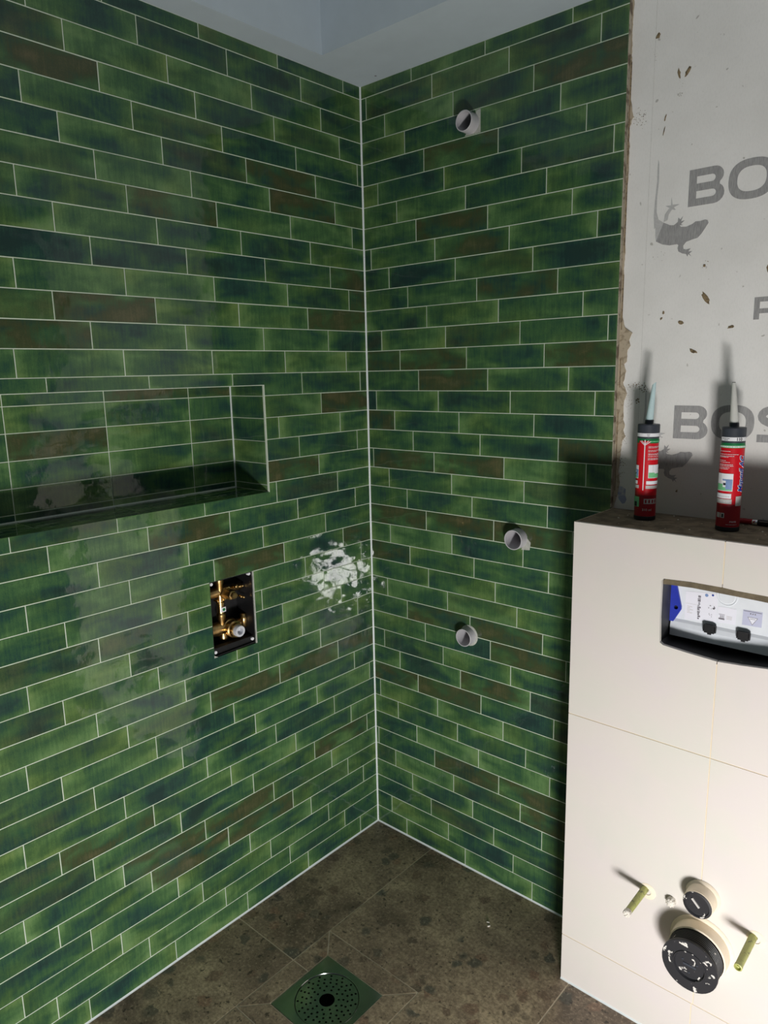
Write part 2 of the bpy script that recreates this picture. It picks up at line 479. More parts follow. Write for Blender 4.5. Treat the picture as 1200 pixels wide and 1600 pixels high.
def tile_mesh(L, H, T=0.009, bv=0.0006):
    """one pressed tile: front face, eased edges, sides; local x along, z up, front at y=0"""
    a, h = L / 2, H / 2
    bv = min(bv, a * 0.4, h * 0.4)
    v = [(-a + bv, 0, -h + bv), (a - bv, 0, -h + bv), (a - bv, 0, h - bv), (-a + bv, 0, h - bv),
         (-a, bv * 0.7, -h), (a, bv * 0.7, -h), (a, bv * 0.7, h), (-a, bv * 0.7, h),
         (-a, T, -h), (a, T, -h), (a, T, h), (-a, T, h)]
    f = [(0, 1, 2, 3)]
    for i in range(4):
        k = (i + 1) % 4
        f += [(i, i + 4, k + 4, k), (i + 4, i + 8, k + 8, k + 4)]
    me = bpy.data.meshes.new('tile')
    me.from_pydata(v, [], f)
    me.materials.append(M['glaze']); me.materials.append(M['rim'])
    me.polygons.foreach_set('material_index', [0] + [1] * (len(f) - 1))
    me.polygons.foreach_set('use_smooth', [False] * len(f))
    me.update()
    return me
_tm = {}
def get_tile(L, H):
    k = (round(L, 4), round(H, 4))
    if k not in _tm: _tm[k] = tile_mesh(*k)
    return _tm[k]

def put_tile(wall, cu, cz, L, H, me, parent, brown=False, local=None):
    o = bpy.data.objects.new('tile', me)
    COL.objects.link(o)
    o.parent = parent
    jx, jz, jd = rng.uniform(-1, 1), rng.uniform(-1, 1), rng.uniform(-0.0003, 0.0003)
    small = 1.0 if L > 0.1 else 0.4
    tilt = Matrix.Rotation(math.radians(0.13) * jx, 4, 'X') @ Matrix.Rotation(math.radians(0.10) * jz * small, 4, 'Z')
    if wall == 'L':
        base = Matrix.Translation((jd, -cu, cz)) @ Matrix.Rotation(PI / 2, 4, 'Z')
    elif wall == 'R':
        base = Matrix.Translation((cu, -jd, cz))
    else:
        base = local
    o.matrix_world = base @ tilt
    r = rng.random()
    o.color = (rng.uniform(0.85, 1.0) if brown else (rng.uniform(0.15, 0.5) if r < 0.18 else 0.0),
               rng.random() if not brown else rng.uniform(0.3, 0.6), rng.uniform(0.25, 1.0), 1)
    return o

def lay(wall, offs, uend, cuts, browns, parent):
    made = []
    for c in range(40):
        z0 = zk(c + 1) if c < 39 else 0.003
        z1 = zk(c) if c else TOP - 0.001
        js = [0.0035]
        u = offs[c]
        while u < uend - 0.004:
            if u > 0.012: js.append(u)
            u += PITCH_L
        js.append(uend)
        for a, b in zip(js[:-1], js[1:]):
            a2 = a + (J if a > 0.004 else 0); b2 = b - (J if b < uend else 0)
            b2 = min(b2, uend)
            c0 = z0 + (J if c < 39 else 0); c1 = z1 - (J if c else 0)
            br = any(a < p[0] < b and z0 < p[1] < z1 for p in browns)
            hit = [k for k in cuts if a2 < k[1] and b2 > k[0] and c0 < k[3] and c1 > k[2]]
            cu, cz = (a2 + b2) / 2, (c0 + c1) / 2
            if not hit:
                o = put_tile(wall, cu, cz, b2 - a2, c1 - c0, get_tile(b2 - a2, c1 - c0), parent, br)
            else:
                mb = MB()
                sg = -1 if wall == 'L' else 1
                if sg < 0:
                    ok = cells(mb, a2 - cu, b2 - cu, c0 - cz, c1 - cz, [(k[0] - cu, k[1] - cu, k[2] - cz, k[3] - cz) for k in hit],
                               -0.009, 0.0, 'glaze', lambda u, v, w: (-u, -w, v))
                else:
                    ok = cells(mb, a2 - cu, b2 - cu, c0 - cz, c1 - cz, [(k[0] - cu, k[1] - cu, k[2] - cz, k[3] - cz) for k in hit],
                               -0.009, 0.0, 'glaze', lambda u, v, w: (u, -w, v))
                if not ok: continue
                t = mb.build('tile')
                me = t.data; bpy.data.objects.remove(t)
                o = put_tile(wall, cu, cz, 0.05, c1 - c0, me, parent, br)
            made.append((o, a2, b2, c0, c1))
    return made

# left wall: grout bed with the niche and the valve opening
mb = MB()
cells(mb, 0.0, U_END_L, 0.0, TOP, [(NICHE[0] - 0.004, NICHE[1] + 0.004, NICHE[2] - 0.004, NICHE[3] + 0.004), VALVE], -0.03, -0.0007, 'grout', onleft)
wall_left = structure(mb.build('wall_left', recalc=False))
# niche lining behind the tiles
mb = MB()
n0, n1, nz0, nz1 = NICHE
g = 0.0095
mb.box(-NICHE_D - 0.03, -NICHE_D - 0.0012, -n1 - 0.02, -n0 + 0.02, nz0 - 0.02, nz1 + 0.02, 'grout')
mb.box(-NICHE_D - 0.0012, -0.0012, -n0 + 0.0012, -n0 + 0.02, nz0 - 0.02, nz1 + 0.02, 'grout')
mb.box(-NICHE_D - 0.0012, -0.0012, -n1 - 0.02, -n1 - 0.0012, nz0 - 0.02, nz1 + 0.02, 'grout')
mb.box(-NICHE_D - 0.0012, -0.0012, -n1, -n0, nz0 - 0.02, nz0 - 0.0012, 'grout')
mb.box(-NICHE_D - 0.0012, -0.0012, -n1, -n0, nz1 + 0.0012, nz1 + 0.02, 'grout')
wall_niche = structure(mb.build('wall_niche', recalc=False))
left_tiles = lay('L', OFF_L, U_END_L, [(n0 - 0.0015, n1, nz0 - 0.0005, nz1 + 0.001), VALVE], BROWN_L, wall_left)
# niche tiles: back in stacked bond, end, sill and head
rows = [nz0, 1.2955, 1.3575, 1.4215, 1.4865, 1.5495, nz1]
cols = [n0, 0.5735, 0.8240, 1.0735, 1.3240, n1]
RX = Matrix.Rotation
for r0, r1 in zip(rows[:-1], rows[1:]):
    for c0, c1 in zip(cols[:-1], cols[1:]):
        L, H = c1 - c0 - 2 * J, r1 - r0 - 2 * J
        put_tile('N', 0, 0, L, H, get_tile(L, H), wall_niche, (abs(r0 - 1.4215) < 1e-6 and abs(c0 - 0.8240) < 1e-6) or (r1 == nz1 and c0 < 0.83 and rng.random() < 0.7),
                 Matrix.Translation((-NICHE_D, -(c0 + c1) / 2, (r0 + r1) / 2)) @ RX(PI / 2, 4, 'Z'))
    L, H = NICHE_D - 2 * J - 0.002, r1 - r0 - 2 * J
    put_tile('N', 0, 0, L, H, get_tile(L, H), wall_niche, False,
             Matrix.Translation((-NICHE_D / 2, -n0, (r0 + r1) / 2)))
for s0, s1 in ((-NICHE_D + 0.002, -0.100), (-0.100, -0.038), (-0.038, -0.0005)):
    for c0, c1 in zip(cols[:-1], cols[1:]):
        L, H = c1 - c0 - 2 * J, s1 - s0 - 2 * J
        put_tile('N', 0, 0, L, H, get_tile(L, H), wall_niche, False,
                 Matrix.Translation(((s0 + s1) / 2, -(c0 + c1) / 2, nz0)) @ RX(PI / 2, 4, 'Z') @ RX(-PI / 2, 4, 'X'))
mb = MB()
mb.box(-0.006, 0.0006, -n0 - 0.0004, -n0 + 0.0020, nz0 - 0.001, nz1 + 0.0018, 'grout')
mb.build('niche_edge', wall_niche)
mb = MB()
mb.box(-0.006, 0.0004, -n1, -n0 - 0.0004, nz1, nz1 + 0.0016, 'grout')
mb.build('niche_edge', wall_niche)
mb = MB()
mb.box(-NICHE_D, -NICHE_D + 0.0025, -n0 - 0.0035, -n0, nz0, nz1, 'silicone')
mb.build('niche_bead', wall_niche)
mb = MB()
mb.box(-NICHE_D, -NICHE_D + 0.003, -n1, -n0, nz0, nz0 + 0.003, 'silicone')
mb.build('niche_bead', wall_niche)

# back wall
mb = MB()
mb.box(-0.03, U_END_R, 0.0007, 0.014, 0, TOP, 'grout')
wall_back = structure(mb.build('wall_back'))
back_tiles = lay('R', OFF_R, U_END_R, [], BROWN_R, wall_back)
for px, pz, pr, pl in PIPES:
    cut = cyl_cutter(onback, px, pz, pr + 0.0012, -0.06, 0.03, 24)
    bore(wall_back, [cut])
    for o, a, b, c, d in back_tiles:
        if a < px + pr and b > px - pr and c < pz + pr and d > pz - pr:
            o.data = o.data.copy()
            bore(o, [cut])
    bpy.data.objects.remove(cut)

# silicone beads
def bead(name, p0, p1, a, b, r):
    p0, p1, a, b = Vector(p0), Vector(p1), Vector(a), Vector(b)
    mid = (a + b) * 0.42
    v = []
    for p in (p0, p1):
        v += [p, p + a * r, p + mid * r, p + b * r]
    mb = MB()
    mb.add(v, [(0, 1, 2, 3), (7, 6, 5, 4), (1, 5, 6, 2), (2, 6, 7, 3), (0, 4, 5, 1), (0, 3, 7, 4)], 'silicone')
    return structure(mb.build(name))
bead('trim_1', (-0.001, 0.001, 0), (-0.001, 0.001, TOP), (1, 0, 0), (0, -1, 0), 0.0052)
bead('trim_2', (-0.001, 0, -0.001), (-0.001, -U_END_L, -0.001), (1, 0, 0), (0, 0, 1), 0.0065)
bead('trim_3', (0, 0.001, -0.001), (U_END_R, 0.001, -0.001), (0, -1, 0), (0, 0, 1), 0.0065)

# ------------------------------------------------------------------ floor
mb = MB()
mb.box(-0.03, 2.4, -2.5, 0.014, -0.05, -0.0006, 'floor_grout')
floor = structure(mb.build('floor'))
bore_sq = [(0.310, -0.766), (0.517, -0.766), (0.517, -0.5565), (0.310, -0.5565)]
sq = (0.2495, 0.5835, -0.830, -0.490)
pl = (0.310, 0.517, -0.7655, -0.5565)
FT = [
    [(0.002, -0.631), (0.2495, -0.631), (0.2495, 0.0), (0.002, 0.0)],
    [(0.002, -1.25), (0.2495, -1.25), (0.2495, -0.631), (0.002, -0.631)],
    [(0.2495, -0.49), (0.5835, -0.49), (0.5835, -1.25), (0.8705, -1.25), (0.8705, 0.0), (0.2495, 0.0)],
    [(0.2495, -1.25), (0.5835, -1.25), (0.5835, -0.83), (0.2495, -0.83)],
    [(sq[0], sq[3]), (pl[0], pl[3]), (pl[1], pl[3]), (sq[1], sq[3])],
    [(sq[1], sq[3]), (pl[1], pl[3]), (pl[1], pl[2]), (sq[1], sq[2])],
    [(sq[1], sq[2]), (pl[1], pl[2]), (pl[0], pl[2]), (sq[0], sq[2])],
    [(sq[0], sq[3]), (sq[0], -0.631), (pl[0], -0.631), (pl[0], pl[3])],
    [(sq[0], -0.631), (sq[0], sq[2]), (pl[0], pl[2]), (pl[0], -0.631)],
    [(0.8705, -1.25), (1.4905, -1.25), (1.4905, 0.012), (0.8705, 0.012)],
    [(1.4905, -1.25), (2.11, -1.25), (2.11, 0.012), (1.4905, 0.012)],
    [(0.002, -1.87), (0.62, -1.87), (0.62, -1.25), (0.002, -1.25)],
    [(0.62, -1.87), (1.24, -1.87), (1.24, -1.25), (0.62, -1.25)],
    [(1.24, -1.87), (1.86, -1.87), (1.86, -1.25), (1.24, -1.25)],
]
for poly in FT:
    A = sum(poly[i - 1][0] * poly[i][1] - poly[i][0] * poly[i - 1][1] for i in range(len(poly)))
    if A < 0: poly = poly[::-1]
    mb = MB()
    mb.plate(inset(poly, 0.0018), -0.009, 0.0, 'stone', onfloor)
    mb.build('floor_tile', floor)
# well for the drain
cut = MB().box(0.311, 0.516, -0.765, -0.5575, -0.2, 0.1, 'dark').build('cutter')
bore(floor, [cut])
bpy.data.objects.remove(cut)

# floor drain
DX, DY = 0.4155, -0.661
drain = thing('floor_drain', (DX, DY, 0), 'square polished floor drain with a round perforated grate, in the brown stone floor', 'drain')
def ondrain(u, v, w): return (DX + u, DY + v, w)
mb = MB()
mb.plate([(-0.102, -0.103), (0.102, -0.103), (0.102, 0.103), (-0.102, 0.103)], -0.004, 0.0005, 'steel', ondrain, [circle(0, 0, 0.0862, 48)])
mb.build('frame', drain)
mb = MB()
mb.lathe([(0.0862, -0.01), (0.0862, 0.0012), (0.0848, 0.0016), (0.0838, 0.0), (0.0838, -0.01)], ondrain, 'steel', 48)
sharp(mb.build('rim', drain))
holes = [circle(0, 0, 0.0205, 24)]
for r, n, ph in ((0.031, 10, 0.1), (0.043, 15, 0.3), (0.0545, 20, 0.0), (0.066, 25, 0.2), (0.0765, 15, 0.12)):
    for i in range(n):
        a = 2 * PI * i / n + ph
        holes.append(circle(r * math.cos(a), r * math.sin(a), 0.0030, 8))
mb = MB()
mb.plate(circle(0, 0, 0.0825, 48), -0.0035, -0.0005, 'steel', ondrain, holes)
mb.build('grate', drain)
mb = MB()
mb.lathe([(0.0855, -0.004), (0.08, -0.045), (0.0, -0.045)], ondrain, 'dark', 24)
mb.build('sump', drain)

# ------------------------------------------------------------------ ceiling with raised tray
mb = MB()
rx0, ry0, rh = 0.081, -0.235, 0.30
mb.plate([(-0.03, -2.5), (2.4, -2.5), (2.4, 0.03), (-0.03, 0.03)], TOP + 0.012, TOP, 'ceiling', onfloor,
         [[(rx0, -2.2), (2.2, -2.2), (2.2, ry0), (rx0, ry0)]])
mb.box(rx0 - 0.012, rx0, -2.2, ry0, TOP + 0.012, TOP + rh, 'ceiling')
mb.box(rx0 - 0.012, 2.2, ry0, ry0 + 0.012, TOP + 0.012, TOP + rh, 'ceiling')
mb.box(2.2, 2.212, -2.2, ry0, TOP + 0.012, TOP + rh, 'ceiling')
mb.box(rx0, 2.2, -2.212, -2.2, TOP + 0.012, TOP + rh, 'ceiling')
mb.box(rx0 - 0.012, 2.212, -2.212, ry0 + 0.012, TOP + rh, TOP + rh + 0.012, 'ceiling')
ceiling = structure(mb.build('ceiling', recalc=False))
mb = MB()
mb.lathe([(0.0, -0.0012), (0.003, -0.0008), (0.0032, 0.0005)], lambda a, b, w: (0.091 + a, -0.030 + b, TOP + w), 'print', 10)
mb.build('screw_head', ceiling)

# ------------------------------------------------------------------ white board wall on the right
mb = MB()
mb.box(U_END_R, 2.2, 0.0142, 0.03, 0.0, TOP, 'rough_board')
wall_right = structure(mb.build('wall_right'))
SEAM = 0.8985
for a, b in ((U_END_R + 0.0006, SEAM - 0.00015), (SEAM + 0.00015, 2.2)):
    mb = MB(); mb.box(a, b, 0.014, 0.0141 + 0.010, 0.002, TOP - 0.001, 'board')
    mb.build('board_panel', wall_right)
# tiled wall's cut edge
mb = MB()
mb.box(U_END_R, U_END_R + 0.0016, 0.0005, 0.014, 1.256, TOP - 0.001, 'edge')
structure(mb.build('trim_4'))
# adhesive squeezed out along the edge
r2 = random.Random(4)
right_edge = [(0.8445, 1.256), (0.8457, 1.2652), (0.8531, 1.2938), (0.8576, 1.3218), (0.8536, 1.3489), (0.8551, 1.3791), (0.8591, 1.4172), (0.8593, 1.4253), (0.8671, 1.4386), (0.8614, 1.4544), (0.8657, 1.4689), (0.8602, 1.4815), (0.8601, 1.5213), (0.8656, 1.5465), (0.8562, 1.5716), (0.8616, 1.5997), (0.8559, 1.6169), (0.8638, 1.6229), (0.8640, 1.6500), (0.8700, 1.6612), (0.8680, 1.6735), (0.8737, 1.6915), (0.8560, 1.7050), (0.8500, 1.7200)]
z = 1.74
while z < 2.44:
    w = 0.0468 if False else (0.8455 + 0.0025 * r2.random() + (0.006 if 2.16 < z < 2.21 else 0) - (0.0025 if z > 2.2 else 0))
    right_edge.append((w, z)); z += 0.021
right_edge.append((0.8432, 2.452))
jag = []
for (a, z0), (b, z1) in zip(right_edge[:-1], right_edge[1:]):
    k = max(1, int((z1 - z0) / 0.006))
    for i in range(k):
        t = i / k
        jag.append((a + (b - a) * t + r2.uniform(-0.0011, 0.0011), z0 + (z1 - z0) * t))
jag.append(right_edge[-1])
inner = [(U_END_R + 0.0018, 2.452), (U_END_R + 0.0018, 1.256)]
mb = MB()
mb.plate(jag + inner, 0.0, 0.0022, 'mortar', onboard)
mb.build('adhesive_strip', wall_right)
mb = MB()
for z0, z1, x0 in ((1.30, 1.50, 0.8460), (1.56, 1.63, 0.8475), (1.70, 1.83, 0.8462), (1.88, 2.05, 0.8455), (2.08, 2.30, 0.8448)):
    mb.box(x0, x0 + 0.0013, 0.014 - 0.0036, 0.014 - 0.0005, z0, z1, 'mortar_dark')
o = mb.build('adhesive_ridges', wall_right); o['kind'] = 'stuff'

def smear(pts, w=0.0018, mat='mortar_dark', name='adhesive_smear'):
    """low irregular lump: outline at the board, smaller crown above it"""
    cx = sum(p[0] for p in pts) / len(pts); cz = sum(p[1] for p in pts) / len(pts)
    n = len(pts)
    v = [onboard(p[0], p[1], 0.0001) for p in pts]
    v += [onboard(cx + (p[0] - cx) * 0.62, cz + (p[1] - cz) * 0.62, w * r2.uniform(0.6, 1.0)) for p in pts]
    v.append(onboard(cx, cz, w))
    f = []
    for i in range(n):
        k = (i + 1) % n
        f += [(i, k, n + k, n + i), (n + i, n + k, 2 * n)]
    mb = MB(); mb.add(v, f, mat)
    return mb.build(name, wall_right)
def blob(cx, cz, rw, rh, ang, n=11, tail=0.0):
    out = []
    for i in range(n):
        a = 2 * PI * i / n
        r = 1 + r2.uniform(-0.28, 0.28)
        if tail and math.cos(a) > 0.6: r += tail
        u, v = rw * r * math.cos(a), rh * r * math.sin(a)
        out.append((cx + u * math.cos(ang) - v * math.sin(ang), cz + u * math.sin(ang) + v * math.cos(ang)))
    return out
for b in [(0.9042, 2.3373, 0.0050, 0.0065, -0.3), (0.9549, 2.2480, 0.0032, 0.0105, 0.25), (0.9745, 2.2470, 0.0038, 0.0105, -0.55),
          (1.0345, 1.8310, 0.0030, 0.0034, 0.4), (1.0415, 1.7600, 0.0046, 0.0150, 0.6), (0.9470, 1.7345, 0.0026, 0.0042, 0.1),
          (0.9425, 1.7210, 0.0022, 0.0036, -0.5), (0.9890, 1.7090, 0.0060, 0.0040, -0.3), (1.1000, 1.6935, 0.0070, 0.0036, 0.3),
          (1.0210, 1.6430, 0.0090, 0.0038, -0.5), (1.1720, 1.8090, 0.0065, 0.0150, 0.05), (0.9290, 2.1620, 0.0016, 0.0080, -0.25),
          (0.9275, 2.1350, 0.0010, 0.0100, -0.2), (1.0990, 1.2960, 0.0018, 0.0110, 0.35), (1.0010, 1.3120, 0.0022, 0.0040, -0.4)]:
    smear(blob(*b))
smear(blob(0.8640, 1.2880, 0.013, 0.022, 0.2), 0.0012, 'smudge', 'plaster_smudge')
# fine splashes
mb = MB()
def splat(cx, cz, r):
    n = 5
    a0 = r2.uniform(0, 6)
    v = [onboard(cx + r * math.cos(a0 + 2 * PI * i / n), cz + r * r2.uniform(0.7, 1.4) * math.sin(a0 + 2 * PI * i / n), 0.0001) for i in range(n)]
    v.append(onboard(cx, cz, 0.0008))
    mb.add(v, [(i, (i + 1) % n, n) for i in range(n)], 'mortar_dark')
for cx, cz, sx, sz, n, rm in ((0.888, 1.5640, 0.020, 0.008, 34, 0.0013), (0.906, 1.5570, 0.012, 0.008, 34, 0.0014), (0.8945, 1.5290, 0.004, 0.008, 14, 0.0018),
                              (0.870, 1.530, 0.008, 0.030, 40, 0.0008), (0.866, 1.430, 0.008, 0.020, 26, 0.0010), (0.860, 1.360, 0.010, 0.030, 40, 0.0013),
                              (0.868, 2.175, 0.016, 0.018, 46, 0.0012), (0.960, 2.215, 0.006, 0.020, 14, 0.0010), (1.036, 1.833, 0.006, 0.008, 10, 0.0010),
                              (0.93, 1.86, 0.012, 0.012, 10, 0.0008), (0.90, 2.30, 0.004, 0.02, 6, 0.001)):
    for _ in range(n):
        splat(cx + r2.gauss(0, sx * 0.6), cz + r2.gauss(0, sz * 0.6), rm * r2.uniform(0.4, 1.0))
o = mb.build('mortar_splashes', wall_right); o['kind'] = 'stuff'

# printing on the board
INK = 0.0004
def ring_pts(cx, cz, rx, rz, e=2.5, n=40):
    out = []
    for i in range(n):
        a = 2 * PI * i / n
        c, s = math.cos(a), math.sin(a)
        out.append((cx + rx * math.copysign(abs(c) ** (2 / e), c), cz + rz * math.copysign(abs(s) ** (2 / e), s)))
    return out
def arc(cx, cz, rx, rz, a0, a1, n=8):
    return [(cx + rx * math.cos(math.radians(a0 + (a1 - a0) * i / n)), cz + rz * math.sin(math.radians(a0 + (a1 - a0) * i / n))) for i in range(n + 1)]
def letter(outer, holes=(), label=None):
    mb = MB(); mb.plate(outer, 0.00005, INK, 'ink', onboard, holes)
    o = mb.build('printed_letter', wall_right)
    if label: o['label'] = label
    return o
def letter_B(x, z, w, h):
    t = h * 0.22; m_ = z + h * 0.52
    outer = [(x, z), (x + w * 0.70, z)] + arc(x + w * 0.72, z + h * 0.27, w * 0.28, h * 0.27, -90, 60) + arc(x + w * 0.70, z + h * 0.76, w * 0.26, h * 0.24, -50, 90) + [(x, z + h)]
    s = w * 0.22
    h1 = [(x + s, z + t * 0.9), (x + w * 0.66, z + t * 0.9)] + arc(x + w * 0.66, z + h * 0.30, w * 0.11, h * 0.10, -90, 90) + [(x + s, z + h * 0.40)]
    h2 = [(x + s, z + h * 0.60), (x + w * 0.64, z + h * 0.60)] + arc(x + w * 0.64, z + h * 0.70, w * 0.10, h * 0.10, -90, 90) + [(x + s, z + h * 0.80)]
    letter(outer, [h1, h2])
def letter_O(x, z, w, h):
    letter(ring_pts(x + w / 2, z + h / 2, w / 2, h / 2), [ring_pts(x + w / 2, z + h / 2, w / 2 - w * 0.19, h / 2 - h * 0.19)])
def letter_S(x, z, w, h):
    t = h * 0.21
    c = []
    c += [(x, z + t / 2), (x + w * 0.62, z + t / 2)]
    c += arc(x + w * 0.66, z + h * 0.30, w * 0.34 - t * 0.45, h * 0.30 - t / 2, -85, 85)[1:]
    c += [(x + w * 0.36, z + h * 0.5)]
    c += arc(x + w * 0.34, z + h * 0.72, w * 0.34 - t * 0.45, h * 0.28 - t / 2, 265, 92)[1:]
    c += [(x + w * 0.95, z + h - t / 2)]
    L, R = [], []
    for i, p in enumerate(c):
        a = Vector(c[max(0, i - 1)]); b = Vector(c[min(len(c) - 1, i + 1)])
        d = (b - a).normalized(); nrm = Vector((-d.y, d.x)) * t / 2
        L.append(tuple(Vector(p) + nrm)); R.append(tuple(Vector(p) - nrm))
    letter(R + L[::-1])
def letter_P(x, z, w, h):
    outer = [(x, z), (x + w * 0.24, z), (x + w * 0.24, z + h * 0.27), (x + w * 0.66, z + h * 0.27)] + arc(x + w * 0.66, z + h * 0.635, w * 0.34, h * 0.365, -90, 90) + [(x, z + h)]
    hole = [(x + w * 0.24, z + h * 0.48), (x + w * 0.62, z + h * 0.48)] + arc(x + w * 0.62, z + h * 0.635, w * 0.13, h * 0.155, -90, 90) + [(x + w * 0.24, z + h * 0.79)]
    letter(outer, [hole])
letter_B(0.9905, 1.9620, 0.077, 0.0775)
letter_O(1.0750, 1.9590, 0.094, 0.0820)
letter_B(0.9853, 1.4395, 0.079, 0.0780)
letter_O(1.0710, 1.4410, 0.0925, 0.0795)
letter_S(1.1705, 1.4390, 0.082, 0.0800)
letter_P(1.1452, 1.7060, 0.048, 0.0470)

GB = [(0.9213, 1.8969), (0.9368, 1.8885), (0.9533, 1.8844), (0.9708, 1.885), (0.9739, 1.8825), (0.9721, 1.8758), (0.9747, 1.8684), (0.9837, 1.8632), (0.9924, 1.8608), (0.9957, 1.8548), (0.9975, 1.8602), (1.0042, 1.8545), (0.9996, 1.8613), (1.0057, 1.8655), (0.9972, 1.8658), (1.0018, 1.8722), (0.9919, 1.8706), (0.986, 1.8727), (0.9849, 1.8798), (0.9909, 1.8874), (1.0049, 1.8911), (1.0161, 1.8931), (1.024, 1.901), (1.0316, 1.9122), (1.0379, 1.9221), (1.0361, 1.9278), (1.0305, 1.93), (1.0195, 1.9281), (1.0097, 1.9289), (1.003, 1.9244), (0.989, 1.9201), (0.9775, 1.9217), (0.9744, 1.9256), (0.9816, 1.9253), (0.9771, 1.928), (0.9853, 1.9351), (0.9768, 1.9336), (0.9812, 1.9447), (0.9751, 1.938), (0.9705, 1.9428), (0.9696, 1.9332), (0.9612, 1.9275), (0.9524, 1.9287), (0.9372, 1.9364)]
GL = [(0.9371, 1.9379), (0.9392, 1.9543), (0.9489, 1.9668), (0.9398, 1.9724), (0.9522, 1.9718), (0.9527, 1.9897), (0.9558, 1.9726), (0.9718, 1.9715), (0.9591, 1.9666), (0.9638, 1.9604), (0.9549, 1.9624), (0.9481, 1.953), (0.9459, 1.9408)]
GR = [(0.9372, 1.9364), (0.9248, 1.9452), (0.9182, 1.9278), (0.9193, 1.9078), (0.9213, 1.8969)]
GT = [(0.9155, 1.925), (0.9182, 1.9278), (0.9248, 1.9452), (0.9195, 1.962), (0.9190, 1.990), (0.9215, 2.030), (0.9205, 2.065), (0.9180, 2.078), (0.9170, 2.060), (0.9175, 2.030), (0.9145, 1.990), (0.9130, 1.955)]
for dx, dz in ((0, 0), (-0.0040, -0.5210)):
    sh = lambda P: [(p[0] + dx, p[1] + dz) for p in P]
    mb = MB()
    mb.plate(sh(GB), 0.00005, INK, 'ink', onboard)
    mb.plate(sh(GL), 0.00005, INK, 'ink_light', onboard)
    mb.plate(sh(GR), 0.00005, INK * 0.9, 'ink_light', onboard)
    mb.plate(sh(GT), 0.00005, INK * 0.8, 'ink_light', onboard)
    mb.build('printed_gecko', wall_right)

# ------------------------------------------------------------------ boxing round the cistern
BX0, BX1, BZ = 0.845, 1.783, 1.254
box = thing('cistern_boxing', (1.31, -0.10, 0), 'half-height boxing clad in large beige tiles, in front of the white board', 'boxing')
HOLE = (1.052, 1.318, 0.985, 1.162)
FP, FR = (1.1888, 0.4285), 0.0335
DP, DR = (1.1930, 0.3030), 0.068
mb = MB()
cells(mb, BX0 + 0.002, BX1, 0.004, BZ - 0.012, [HOLE], -0.024, -0.0102, 'rough_board', onbox)
core = mb.build('core_board', box, recalc=False)
mb = MB(); mb.box(BX0 + 0.002, BX0 + 0.014, -0.179, 0.012, 0.004, BZ - 0.012, 'rough_board'); mb.build('side_board', box)
mb = MB()
mb.box(BX0 + 0.001, BX1, -0.192, 0.0125, BZ - 0.012, BZ - 0.0005, 'cement')
mb.build('top_slab', box)
mb = MB()
mb.box(BX0 - 0.0006, BX0 + 0.0022, -0.2025, 0.0125, BZ - 0.012, BZ + 0.0006, 'mortar')
mb.build('edge_bead', box)
# cladding tiles
gj = 0.0011
LT = [(BX0, 0.7675 + gj), (1.183 - gj, 0.7675 + gj), (1.183 - gj, 0.9915), (1.12, 0.9955), (1.067, 1.0005), (1.0598, 1.0055), (1.0575, 1.06), (1.0572, 1.148), (1.0605, 1.1530), (1.12, 1.1560), (1.183 - gj, 1.1555), (1.183 - gj, BZ), (BX0, BZ)]
RT = [(1.183 + gj, 0.7675 + gj), (BX1, 0.7675 + gj), (BX1, BZ), (1.183 + gj, BZ), (1.183 + gj, 1.1555), (1.21, 1.1535), (1.27, 1.1527), (1.304, 1.149), (1.308, 1.143), (1.308, 1.012), (1.303, 1.005), (1.2814, 1.0008), (1.23, 0.995), (1.183 + gj, 0.9915)]
cladding = []
for poly in (LT, RT,
             [(BX0, 0.1365 + gj), (1.183 - gj, 0.1365 + gj), (1.183 - gj, 0.7675 - gj), (BX0, 0.7675 - gj)],
             [(1.183 + gj, 0.1365 + gj), (BX1, 0.1365 + gj), (BX1, 0.7675 - gj), (1.183 + gj, 0.7675 - gj)],
             [(BX0, 0.003), (1.1795 - gj, 0.003), (1.1795 - gj, 0.1365 - gj), (BX0, 0.1365 - gj)],
             [(1.1795 + gj, 0.003), (BX1, 0.003), (BX1, 0.1365 - gj), (1.1795 + gj, 0.1365 - gj)]):
    mb = MB(); mb.plate(poly, -0.0095, 0.0, 'beige', onbox)
    cladding.append(mb.build('front_tile', box))
mb = MB()
cells(mb, BX0 + 0.0006, BX1 - 0.001, 0.003, BZ - 0.002, [HOLE], -0.0101, -0.0012, 'cream_grout', onbox)
grout = mb.build('grout_bed', box, recalc=False)
STUDS = [(1.0575, 0.380), (1.2972, 0.384)]
cuts = [cyl_cutter(onbox, FP[0], FP[1], FR, -0.05, 0.05), cyl_cutter(onbox, DP[0], DP[1], DR, -0.05, 0.05)]
cuts += [cyl_cutter(onbox, s[0], s[1], 0.0092, -0.05, 0.05, 12) for s in STUDS]
for o in (core, grout, cladding[2], cladding[3]):
    bore(o, cuts)
for c in cuts: bpy.data.objects.remove(c)
bead('trim_5', (BX0, -0.2025, -0.001), (BX1, -0.2025, -0.001), (0, -1, 0), (0, 0, 1), 0.0055)

